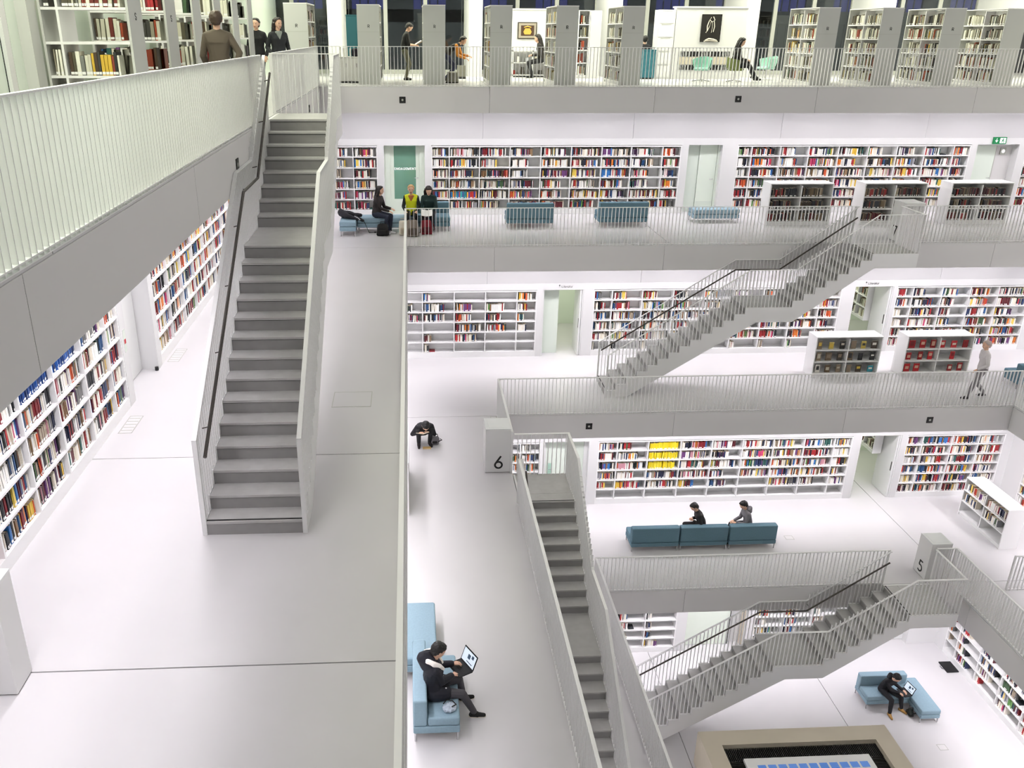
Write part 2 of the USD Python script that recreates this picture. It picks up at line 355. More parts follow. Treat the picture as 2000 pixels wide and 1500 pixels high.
def wall_x(name, k, openings, y0, y1, X, s):
    """wall in the plane x = X, its room on the side s (+1: room at larger x)"""
    z0, z1 = ZL[k], ZL[k + 1] - COVE
    w = Thing(name, base=(X, (y0 + y1) / 2, z0), kind='structure'); e = y0
    for a, b, d in openings + [(y1, y1, 0)]:
        if a - e > .01: w.part('pier', MB().box((X, e, z0), (X - s * (WD + .02), a, z0 + NT)), M['wall'])
        e = b
    js = list(np.arange(y0, y1, 4.673)) + [y1]
    for a, b in zip(js[:-1], js[1:]):
        w.part('header_panel', MB().box((X, a + .008, z0 + NT), (X - s * (WD + .02), b - .008, z1)), M['header'])
    m = MB().box((X - s * (WD + .02), y0, z0), (X - s * .6, y1, z1)); 
    for a, b, d in openings:
        if d: m = m
    w.part('rear', m, M['wall']); return w
LEFT7 = [(5.2, 12.30, 0), (12.55, 13.90, .3), (14.12, 23.2, 0)]
wall_x('wall_left', 7, LEFT7, YNW[7], YW[7] + .6, XLW[7], 1)
wall_x('wall_left', 6, [], YNW[6], YW[6] + .6, XLW[6], 1)
wall_x('wall_left', 5, [], YNW[5], YW[5] + .6, XLW[5], 1)
wall_x('wall_left', 4, [], YNW[4], YW[4] + .6, XLW[4], 1)
RIGHT5 = [(15.0, 21.75, 0)]; RIGHT4 = [(10.0, 20.05, 0)]
wall_x('wall_right', 5, RIGHT5, YNW[5], YW[5] + .6, XRW[5], -1)
wall_x('wall_right', 4, RIGHT4, YNW[4], YW[4] + .6, XRW[4], -1)
wall_x('wall_right', 6, [], YNW[6], YW[6] + .6, XRW[6], -1)
wall_x('wall_right', 7, [], YNW[7], YW[7] + .6, XRW[7], -1)
for k in (4, 5, 6, 7, 8):
    z1 = ZL[k + 1] - COVE if k < 8 else TOPC
    mesh('wall_front', MB().box((XLW[k] - .6, YNW[k] - .3, ZL[k]), (XRW[k] + .6, YNW[k], z1)), M['wall'], kind='structure')
mesh('wall_right', MB().box((XRW[8], YNW[8], ZL[8]), (XRW[8] + .3, 34, TOPC)), M['wall'], kind='structure')

# ------------------------------------------------------------------ bookcases and books
BOOKS = []                                                   # every book: dict(o, u, n, w, h, d, c, kind, row, tag)
PAL = ['efe9dc', 'f4f1ea', 'e8e2d2', 'dfd6c4', 'f2f2ef', 'e3e3e0', '7c1a22', '9b2226', 'b3282d', '5d1a24', '1d2340', '16181f', '20242b', '2b3a63', '1f4a7a', '2f6db0',
       'd8b13a', 'e6c85a', 'd9772b', 'c9552b', '4a2c4f', '6b3f74', '3d5a3a', '5f8f4a', '2f5d57', '7a5a3c', '8d7355', 'a99a86', '6d6d6d', '9a9aa0', 'c78f9a', 'c43f6a']
WT = [9, 9, 6, 5, 8, 5, 4, 4, 4, 4, 4, 6, 5, 3, 3, 2, 2, 2, 2, 2, 2, 2, 1.5, 1, 1.5, 2, 2, 3, 2, 2, 1.5, 1]
DULL = ['e9e7d8', 'dcdac8', 'c9c6b4', 'f0efe2', '8f8a78', '6f6a5c', '55503f', '3b3a36', '2a2a2a', '6d2a22', '8c3a26', '3e4f3c', '9a8b5e', '4b3a2a', '7b7d78', 'b9b7a6', 'a4482a', 'd8b13a']
DW = [7, 6, 5, 6, 3, 3, 3, 4, 4, 2, 2, 1.5, 2, 3, 3, 4, 1, 1]
def pick(style):
    if style == 'dull': return rng.choices(DULL, DW)[0]
    if style == 'dark': return rng.choices(['3b1d20', '241f24', '5a2024', '20242b', '6a5a45', '40382f', '7a6a58', '2c3036', '8a2a2a', '9a8f7c'], [3, 3, 3, 3, 2, 3, 2, 3, 2, 2])[0]
    if style == 'yellow': return rng.choice(['e8d21f', 'ead935', 'e3c912'])
    if style == 'red': return rng.choice(['b3141c', 'a3121a', '8f1016', 'c01f26'])
    if style == 'blue': return rng.choice(['1f4f9a', '1a3f7f', '2a5faa', '182c5a'])
    if style == 'rainbow': return rng.choice(['c8322b', '2b86b8', '38a0a8', 'e0782a', '4b3f9a', 'e89a3a', '2f6db0'])
    return rng.choices(PAL, WT)[0]
def fill_row(p, u, n, x0, x1, zs, clear, fill, style, tag, row, setback=.055, thick=(.014, .045), big=False):
    """books standing on one board between x0 and x1 (along u from p), spines towards n"""
    x = x0 + .012 + (rng.uniform(0, .04)); end = x0 + (x1 - x0) * fill - .01
    run = None; left = 0
    while x < end:
        if left <= 0:
            left = rng.choice([1, 1, 1, 2, 3, 5]); run = pick(style)
            rh = rng.uniform(.195, .25) if not big else rng.uniform(.22, .30); rt = rng.uniform(*thick); rd = rng.uniform(.13, .17) if not big else rng.uniform(.17, .22)
        left -= 1
        c = run if rng.random() < .55 else pick(style)
        h = min(clear - .03, rh * rng.uniform(.96, 1.04)); w = rt * rng.uniform(.8, 1.25); d = rd
        if x + w > end: break
        lean = 0.0 if rng.random() < .9 else rng.uniform(-.06, .10)
        BOOKS.append(dict(o=p + u * x + np.array([0, 0, zs]), u=u, n=n, w=w, h=h, d=d, c=c, lean=lean, sb=setback + rng.uniform(-.012, .012), tag=tag, row=row, t='stand'))
        x += w + .0015 + (.02 if lean else 0)
    if rng.random() < .12 and end < x1 - .25 and x > x0 + .1:
        BOOKS.append(dict(o=p + u * (x + .03) + np.array([0, 0, zs]), u=u, n=n, w=.17, h=.03, d=.2, c=pick(style), lean=0, sb=setback, tag=tag, row=row, t='flat'))
def bookcase(name, label, cat, p, u, n, bays, zb, top, depth, style='mix', fills=None, built=True, group=None, tag='', mat='shelf', sides=True, special=None, back=True, seed=1, plinth=True, both=False, setback=.055, ends=None, big=False, base=.0, thick=(.014, .045)):
    """p: front corner at floor; u: along; n: towards the reader; bays: list of x of the upright lines; zb: top faces of the boards"""
    global rng
    keep = rng; rng = random.Random(seed)
    p = np.asarray(p, float); u = np.asarray(u, float); n = np.asarray(n, float); Z3 = np.array([0, 0, 1.0])
    t = Thing(name, label, cat, base=p, group=group); x0, x1 = bays[0], bays[-1]; th = .03
    def bx(xa, xb, da, db, za, zc):
        return MB().obox(p + u * xa - n * db + Z3 * za, u * (xb - xa), n * (db - da), Z3 * (zc - za))
    if back: t.part('back_panel', bx(x0, x1, depth - .012, depth, base, top), M[mat])
    t.part('plinth', bx(x0, x1, .004 if built else .03, depth - .012, base, zb[0] - th), M[mat])
    t.part('top_board', bx(x0 - (.0 if built else .034), x1 + (0 if built else .034), 0.0 if built else -.005, depth - .012 if built else depth + .004, top - th * 1.2 if built else top + .001, top + (.0 if built else .024)), M[mat])
    for z in zb: t.part('shelf_board', bx(x0, x1, .004, depth - .012, z - th, z), M[mat])
    for i, x in enumerate(bays):
        e = ends if (ends and i in (0, len(bays) - 1)) else None
        if built or 0 < i < len(bays) - 1:
            a, b = (x - th / 2, x + th / 2) if 0 < i < len(bays) - 1 else ((x, x + th) if i == 0 else (x - th, x))
            for j, z in enumerate(zb):
                zn = (zb[j + 1] - th) if j + 1 < len(zb) else top - th * 1.2
                t.part('upright', bx(a, b, .006, depth - .012, z, zn), M[mat])
        else:
            a, b = (x - .03, x) if i == 0 else (x, x + .03)
            t.part('side_panel', bx(a, b, 0, depth, base, top), M[ends or mat])
    for j, z in enumerate(zb):
        clear = ((zb[j + 1] - th) if j + 1 < len(zb) else top - .04) - z
        row = len(zb) - j
        for i in range(len(bays) - 1):
            f, st = (fills(i, row) if fills else (rng.choices([rng.uniform(.86, 1.0), rng.uniform(.5, .86)], [.62, .38])[0], style))
            if special and special(t, i, row, p + u * bays[i], u, n, bays[i + 1] - bays[i], z, clear, bx): continue
            if f > .05:
                fill_row(p, u, n, bays[i] + th / 2 + .004, bays[i + 1] - th / 2 - .004, z, clear, f, st, tag, row, setback=setback, big=big, thick=thick)
                if both:
                    fill_row(p - n * depth, u, -n, bays[i] + th / 2 + .004, bays[i + 1] - th / 2 - .004, z, clear, f, st, tag + ' rear', row, setback=setback, big=big)
    rng = keep
    return t
UX, UY = np.array([1.0, 0, 0]), np.array([0, 1.0, 0])
ZB = [.17, .50, .82, 1.15, 1.47, 1.80]
SH = 2.115
def bays(a, b, first, step=.952):
    out = [a]; x = a + first
    while x < b - .2: out.append(x); x += step
    out.append(b); return out
def face_out(t, i, row, at, u, n, w, z, clear, bx): return False
def sp_rainbow(t, i, row, at, u, n, w, z, clear, bx): return False
def f7b(i, row):
    if row == 5 and i == 1: return .97, 'rainbow'
    if (i, row) in {(2, 2): 1, (3, 2): 1, (3, 3): 1, (7, 3): 1, (7, 4): 1}: return .62, 'mix'
    return rng.choices([rng.uniform(.9, 1), rng.uniform(.7, .9)], [.7, .3])[0], 'mix'
bookcase('built_in_bookcase', 'white built-in bookcase left of the green door on the sofa gallery', 'bookcase', (-3.75, YW[7], ZL[7]), UX, -UY, [0, .4, 1.2, 2.0, 2.75], ZB, SH, WD, fills=lambda i, r: (rng.uniform(.5, .95), 'mix'), tag='bookcase left of green door', seed=71)
bookcase('built_in_bookcase', 'long white built-in bookcase behind two dark blue sofas seen from the rear', 'bookcase', (.66, YW[7], ZL[7]), UX, -UY, [0] + [v - .66 for v in (1.22, 2.16, 3.11, 4.08, 5.03, 5.99, 6.92, 7.91)] + [7.84], ZB, SH, WD, fills=f7b, tag='bookcase behind blue sofas', seed=72)
bookcase('built_in_bookcase', 'long white built-in bookcase behind the three grey low bookcases', 'bookcase', (10.30, YW[7], ZL[7]), UX, -UY, [0] + [v - 10.3 for v in (10.75, 11.67, 12.59, 13.55, 14.51, 15.44, 16.36, 17.3)] + [7.55], ZB, SH, WD, fills=lambda i, r: (rng.choices([rng.uniform(.88, 1), rng.uniform(.55, .88)], [.66, .34])[0], 'mix'), tag='bookcase behind low bookcases', seed=73)
bookcase('built_in_bookcase', 'white built-in bookcase cut by the right edge, right of the exit door', 'bookcase', (19.68, YW[7], ZL[7]), UX, -UY, [0, .6, 1.32], ZB, SH, WD, tag='bookcase right of exit door', seed=74)
def f6a(i, row):
    tab = {1: [0, .25, .04, .04, .8], 2: [.8, .75, .6, .63, .55], 3: [.95, .75, .57, .52, .4], 4: [.6, .05, .92, .7, .55], 5: [.6, .3, .8, 0, 0], 6: [0, .2, 0, 0, 0]}
    return tab[row][min(i, 4)], 'mix'
bookcase('built_in_bookcase', 'half empty white built-in bookcase left of the first open doorway on the sixth gallery', 'bookcase', (-.95, YW[6], ZL[6]), UX, -UY, [0, 1.26, 2.22, 3.17, 4.13, 4.73], ZB, SH, WD, fills=f6a, tag='half empty bookcase', seed=61)
bookcase('built_in_bookcase', 'white built-in bookcase crossed by the flying staircase', 'bookcase', (5.52, YW[6], ZL[6]), UX, -UY, [0] + [v - 5.52 for v in (6.09, 7.02, 7.98, 8.94, 9.88, 10.8, 11.7, 12.58)] + [7.72], ZB, SH, WD, fills=lambda i, r: (.25 if r == 6 else (.5 if r == 1 else rng.uniform(.6, 1.0)), 'mix'), tag='bookcase behind the flying staircase', seed=62)
bookcase('built_in_bookcase', 'white built-in bookcase with display books at the right of the sixth gallery', 'bookcase', (14.98, YW[6], ZL[6]), UX, -UY, [0] + [v - 14.98 for v in (15.51, 16.44, 17.34, 18.25)] + [4.32], ZB, SH, WD, fills=lambda i, r: (rng.uniform(.45, .95) if r < 5 else rng.uniform(.8, 1), 'mix'), tag='bookcase at the right of the sixth gallery', seed=63)
bookcase('built_in_bookcase', 'white built-in bookcase seen through the bars above the descending staircase', 'bookcase', (1.9, YW[5], ZL[5]), UX, -UY, [0, .6, 1.22, 1.82], ZB, SH, WD, fills=lambda i, r: (rng.uniform(.4, .9), 'mix'), tag='bookcase behind the bars', seed=51)
def f5a(i, row):
    if i == 2 and row in (1, 2, 3): return (.97, 'yellow')
    if row == 6: return (0, 'mix')
    if row == 5 and i in (5,): return (0, 'mix')
    return rng.choices([rng.uniform(.85, 1), rng.uniform(.5, .85)], [.6, .4])[0], 'mix'
bookcase('built_in_bookcase', 'white built-in bookcase with a block of yellow books behind the seated men', 'bookcase', (5.44, YW[5], ZL[5]), UX, -UY, [0] + [v - 5.44 for v in (6.02, 6.95, 7.93, 8.88, 9.81, 10.75, 11.69, 12.62)] + [7.72], ZB, SH, WD, fills=f5a, tag='bookcase with yellow books', seed=52)
bookcase('built_in_bookcase', 'white built-in bookcase right of the green lit doorway', 'bookcase', (14.84, YW[5], ZL[5]), UX, -UY, [0] + [v - 14.84 for v in (15.34, 16.26, 17.1)] + [3.06], ZB, SH, WD, fills=lambda i, r: (rng.uniform(.8, 1), 'mix'), tag='bookcase right of the lit doorway', seed=53)
bookcase('built_in_bookcase', 'white built-in bookcase on the right-hand wall behind the white low bookcase', 'bookcase', (XRW[5], 21.75, ZL[5]), -UY, -UX, [0, .55] + [.55 + .95 * i for i in range(1, 6)] + [6.75], ZB, SH, WD, fills=lambda i, r: (rng.uniform(.8, 1), 'mix'), tag='right wall bookcase', seed=54)
bookcase('built_in_bookcase', 'sparse white built-in bookcase on the lowest gallery left of the staircase', 'bookcase', (5.3, YW[4], ZL[4]), UX, -UY, [0, .5, 1.45, 2.40], ZB, SH, WD, fills=lambda i, r: (rng.uniform(.2, .5), 'mix'), tag='lowest left bookcase', seed=41)
bookcase('built_in_bookcase', 'white built-in bookcase on the lowest gallery seen behind the staircase', 'bookcase', (10.05, YW[4], ZL[4]), UX, -UY, [0, .9, 1.75, 2.55], ZB, SH, WD, fills=lambda i, r: (rng.uniform(.3, .7), 'mix'), tag='lowest rear bookcase', seed=42)
bookcase('built_in_bookcase', 'long white built-in bookcase on the lowest right-hand wall', 'bookcase', (XRW[4], 20.05, ZL[4]), -UY, -UX, [0, .5] + [.5 + .952 * i for i in range(1, 10)] + [10.05], ZB, SH, WD, fills=lambda i, r: ((rng.uniform(.1, .6) if i < 2 else rng.uniform(.5, 1)) if r < 6 else rng.uniform(0, .8), 'mix'), tag='lowest right wall bookcase', seed=43)
def f7l(i, row):
    if row == 2 and i == 2: return 1.0, 'blue'
    if row == 2 and i == 3: return .98, 'blue'
    if row == 1 and i == 0: return .98, 'mix'
    return rng.choices([rng.uniform(.92, 1), rng.uniform(.75, .92)], [.75, .25])[0], 'mix'
bookcase('built_in_bookcase', 'tall white built-in bookcase nearest on the left wall under the balcony', 'bookcase', (XLW[7], 12.30, ZL[7]), -UY, UX, [0, .55] + [.55 + .952 * i for i in range(1, 7)] + [7.10], ZB, SH, WD, fills=f7l, tag='near left wall bookcase', seed=75)
bookcase('built_in_bookcase', 'white built-in bookcase beyond the recess on the left wall under the balcony', 'bookcase', (XLW[7], 23.2, ZL[7]), -UY, UX, [0] + [.5 + .952 * i for i in range(0, 9)] + [9.08], ZB, SH, WD, fills=lambda i, r: (rng.uniform(.8, 1), 'mix'), tag='far left wall bookcase', seed=76)
# low free-standing bookcases
LOWZ = [.12, .49, .85]
for i, (x, lab) in enumerate(((10.72, 'leftmost of the three low grey bookcases behind the railing on the sofa gallery'), (13.60, 'middle one of the three low grey bookcases, behind the white column and stair top'), (16.28, 'rightmost of the three low grey bookcases, with yellow and green books'))):
    bookcase('low_bookcase', lab, 'bookcase', (x, 25.18, ZL[7]), UX, -UY, [0, .93, 1.86], LOWZ, 1.22, .60, style='dark', built=False, tag='%s low bookcase' % ('left', 'middle', 'right')[i], seed=80 + i, fills=lambda a, r: (rng.uniform(.75, 1), 'dark'), setback=.06)
def covers(hexes):
    def f(t, i, row, at, u, n, w, z, clear, bx):
        Z3 = np.array([0, 0, 1.0]); k = 3
        for q in range(k):
            c = rng.choice(hexes)
            if c is None: continue
            ww = rng.uniform(.12, .18); hh = rng.uniform(.19, .26); x = (q + .5) * w / k + rng.uniform(-.03, .03)
            BOOKS.append(dict(o=at + u * (x - ww / 2) + Z3 * z, u=u, n=n, w=ww, h=hh, d=.02, c=c, lean=0, sb=.10, tag=t.path, row=row, t='face'))
        return True
    return f
bookcase('low_bookcase', 'low white bookcase showing dark and white book covers face out', 'bookcase', (11.66, 22.68, ZL[6]), UX, -UY, [0, .95, 1.90], LOWZ, 1.22, .55, built=False, tag='cover display bookcase', seed=85, special=covers(['2a2724', '3b342c', 'cfc9bd', 'e6e3da', '1c1c1e', '6b5a45', '2f8fa0', '4a4038', '8a7a66', 'c9b35a']))
bookcase('low_bookcase', 'low white bookcase displaying only red books', 'bookcase', (14.35, 22.66, ZL[6]), UX, -UY, [0, .97, 1.94], LOWZ, 1.22, .55, built=False, tag='red display bookcase', seed=86, special=covers(['a3121a', '8f1016', 'b81a22', '9c141c', None]))
bookcase('low_bookcase', 'low white bookcase set lengthwise at the right of the fifth gallery', 'bookcase', (16.22, 21.38, ZL[5]), -UY, -UX, [0, .93, 1.86], LOWZ, 1.22, .52, built=False, tag='lengthwise low bookcase', seed=87, fills=lambda i, r: (0 if r == 3 else rng.uniform(.6, .95), 'mix'))
# tall free-standing bookcases of the top gallery
TZ = [.10, .49, .88, 1.27, 1.66]
RX = [-3.28, -1.41, .43, 2.31, 4.18, 6.07, 11.70, 13.56, 15.40, 17.24]
words = ['1st', '2nd', '3rd', '4th', '5th', '6th', '7th', '8th', '9th', '10th']
for i, x in enumerate(RX):
    y0 = 24.9 if i == 0 else 25.95
    t = bookcase('tall_bookcase', 'tall double bookcase with grey end panel, %s from the left along the top rear railing' % words[i], 'bookcase', (x, y0, ZL[8]), UY, -UX, [0.03, 1.0, 1.97], TZ, 2.08, .62, style='dull', built=False, back=False, tag='top gallery bookcase %s' % words[i], seed=90 + i, fills=lambda a, r: (rng.choices([rng.uniform(.88, 1), rng.uniform(.55, .9)], [.7, .3])[0], 'dull'), both=(x < 1.0), ends='shelf_gray', setback=.03, big=True)
    t.part('mid_panel', MB().box((x + .30, y0 + .03, ZL[8] + .1), (x + .32, y0 + 1.97, ZL[8] + 2.05)), M['shelf'])
    if i < 9:
        tx = meshkit.text_mesh('R', .085, .003)
        V = np.array(tx.vertices); V = np.stack([x + .28 + V[:, 0], y0 - .0035 - .0 * V[:, 2] - V[:, 2], ZL[8] + 1.50 + V[:, 1]], 1)
        t.part('shelf_letter', MB().add(V, np.array(tx.faces)[:, ::-1]), M['black'])
    t.part('panel_joint', MB().box((x - .0, y0 - .002, ZL[8] + 1.395), (x + .62, y0 + .001, ZL[8] + 1.402)), M['shelf_gray'] if i == 9 else M['mullion'])
    t.part('foot', MB().box((x + .04, y0 + .06, ZL[8]), (x + .58, y0 + 1.9, ZL[8] + .04)), M['dark'])
SY = [11.5, 13.24, 14.9, 16.55, 18.25, 19.95]
for i, y in enumerate(SY):
    t = bookcase('tall_bookcase', 'tall open bookcase with grey end panel on the top left gallery, %s from the front' % words[i], 'bookcase', (-4.45, y, ZL[8]), UX, -UY, [0.03, .22, 1.04] if i == 0 else [.03, .54, 1.04], TZ, 2.08, .56, style='dull', built=False, back=False, tag='top left bookcase %s' % words[i], seed=110 + i, fills=lambda a, r: (rng.uniform(.8, 1) if rng.random() > .08 else .0, 'mix' if rng.random() < .4 else 'dull'), both=True, ends='shelf_gray', setback=.03, big=True, thick=(.018, .055))
    if i < 2:
        tx = meshkit.text_mesh('S', .085, .003)
        V = np.array(tx.vertices); V = np.stack([-4.45 + 1.0705 + V[:, 2], y + .24 + V[:, 0], ZL[8] + 1.52 + V[:, 1]], 1)
        t.part('shelf_letter', MB().add(V, np.array(tx.faces)), M['black'])
    t.part('foot', MB().box((-4.4, y + .05, ZL[8]), (-3.42, y + .5, ZL[8] + .04)), M['dark'])

def cname(h):
    r, g, b_ = (int(h[i:i + 2], 16) for i in (0, 2, 4)); mx, mn = max(r, g, b_), min(r, g, b_); v = mx / 255; s = (mx - mn) / max(mx, 1)
    if v < .2: return 'black'
    if s < .12: return 'white' if v > .85 else ('pale grey' if v > .65 else ('grey' if v > .35 else 'dark grey'))
    hue = (60 * ((g - b_) / (mx - mn)) if mx == r else 60 * (2 + (b_ - r) / (mx - mn)) if mx == g else 60 * (4 + (r - g) / (mx - mn))) % 360
    if s < .25 and v > .7: return 'cream' if 20 < hue < 90 else 'pale'
    if hue < 18 or hue > 340: return 'dark red' if v < .5 else 'red'
    if hue < 45: return ('brown' if v < .62 else ('orange' if s > .55 else 'tan'))
    if hue < 70: return 'olive' if v < .6 else 'yellow'
    if hue < 165: return 'dark green' if v < .5 else 'green'
    if hue < 255: return ('navy' if v < .42 else 'blue') if hue > 200 else 'teal'
    return 'purple'
# ------------------------------------------------------------------ railings
PITCH_B = .0985
RH = 1.032
def balusters(t, under, pts, rail_d, wid=.0125, dep=.042, end_posts=True):
    for (p, zb, zt) in pts:
        e = np.array([-rail_d[1], rail_d[0], 0.0])
        o = np.array([p[0], p[1], zb]) - rail_d * wid / 2 - e * dep / 2
        t.part('baluster', MB().obox(o, rail_d * wid, e * dep, (0, 0, zt - zb)), M['rail'], under=under)
_rl = [0]
def railing(name, label, A, B, z, group=None, posts=(True, True), pitch=PITCH_B, h=RH):
    _rl[0] += 1; h = h + .0012 * (_rl[0] % 5 + 2)
    A, B = np.array([*A, 0.0]), np.array([*B, 0.0]); L = np.linalg.norm(B - A); d = (B - A) / L; e = np.array([-d[1], d[0], 0])
    t = Thing(name, label, 'railing', base=(A[0], A[1], z), group=group)
    Z3 = np.array([0, 0, 1.0])
    t.part('top_rail', MB().obox(A - e * .026 + Z3 * (z + h - .014), d * L, e * .052, Z3 * .014), M['rail'])
    t.part('bottom_rail', MB().obox(A - e * .024 + Z3 * (z + .03), d * L, e * .048, Z3 * .012), M['rail'])
    t.part('foot_plate', MB().obox(A - e * .024 + Z3 * (z), d * L, e * .048, Z3 * .008), M['rail'])
    n = int(L / pitch); pts = []
    for i in range(n + 1):
        s = (L - n * pitch) / 2 + i * pitch; pts.append((A + d * s, z, z + h - .014))
    balusters(t, None, pts, d)
    if posts[0]: t.part('end_post', MB().obox(A - e * .028 - d * .003 + Z3 * (z + .001), d * .03, e * .056, Z3 * (h + .001)), M['rail'])
    if posts[1]: t.part('end_post', MB().obox(B - e * .028 - d * .027 + Z3 * (z + .001), d * .03, e * .056, Z3 * (h + .001)), M['rail'])
    return t
IN = .03
railing('railing', 'white railing along the rear edge of the top gallery', (XL[8] - IN, YB[8] + IN), (XR[8], YB[8] + IN), ZL[8])
railing('railing', 'large white railing of closely spaced flat bars on the left balcony', (XL[8] - IN, 1.2), (XL[8] - IN, 15.36), ZL[8])
railing('railing', 'short white railing between the top of the big staircase and the rear corner', (XL[8] - IN, 16.64), (XL[8] - IN, YB[8] + IN), ZL[8])
railing('railing', 'white railing along the rear edge of the gallery with the blue sofas', (XL[7] - IN, YB[7] + IN), (12.12, YB[7] + IN), ZL[7])
railing('railing', 'white railing right of the white column at the stair top', (13.46, YB[7] + IN), (XR[7], YB[7] + IN), ZL[7])
railing('railing', 'long white railing seen edge on, splitting the picture left of the middle', (XL[7] - IN, 3.4), (XL[7] - IN, YB[7] + IN), ZL[7])
railing('railing', 'white railing along the rear edge of the sixth gallery in front of the display shelves', (XL[6] - IN, YB[6] + IN), (XR[6] + IN, YB[6] + IN), ZL[6])
railing('railing', 'short white railing leading from the rear corner to the number six column', (XL[6] - IN, 17.24), (XL[6] - IN, YB[6] + IN), ZL[6])
railing('railing', 'white railing beside the descending staircase, along the floor with the laptop man', (XL[6] - IN, 5.2), (XL[6] - IN, 15.92), ZL[6])
railing('railing', 'white railing at the right end of the sixth gallery, cut by the picture edge', (XR[6] + IN, 12.0), (XR[6] + IN, YB[6] + IN), ZL[6])
railing('railing', 'grey-white railing below the sofa with the two seated men', (XL[5] - IN, YB[5] + IN), (12.15, YB[5] + IN), ZL[5])
railing('railing', 'white railing running down beside the descending staircase on its right', (XL[5] - IN, 9.9), (XL[5] - IN, YB[5] + IN), ZL[5])
railing('railing', 'white railing on the right edge of the fifth gallery beside the number five column', (XR[5] + IN, 9.0), (XR[5] + IN, YB[5] + IN), ZL[5])
railing('railing', 'short white railing behind the number five column', (13.42, YB[5] + IN), (XR[5] + IN, YB[5] + IN), ZL[5])
railing('railing', 'white railing at the right picture edge above the lowest bookcase', (15.2, 17.65), (17.4, 17.65), ZL[5])

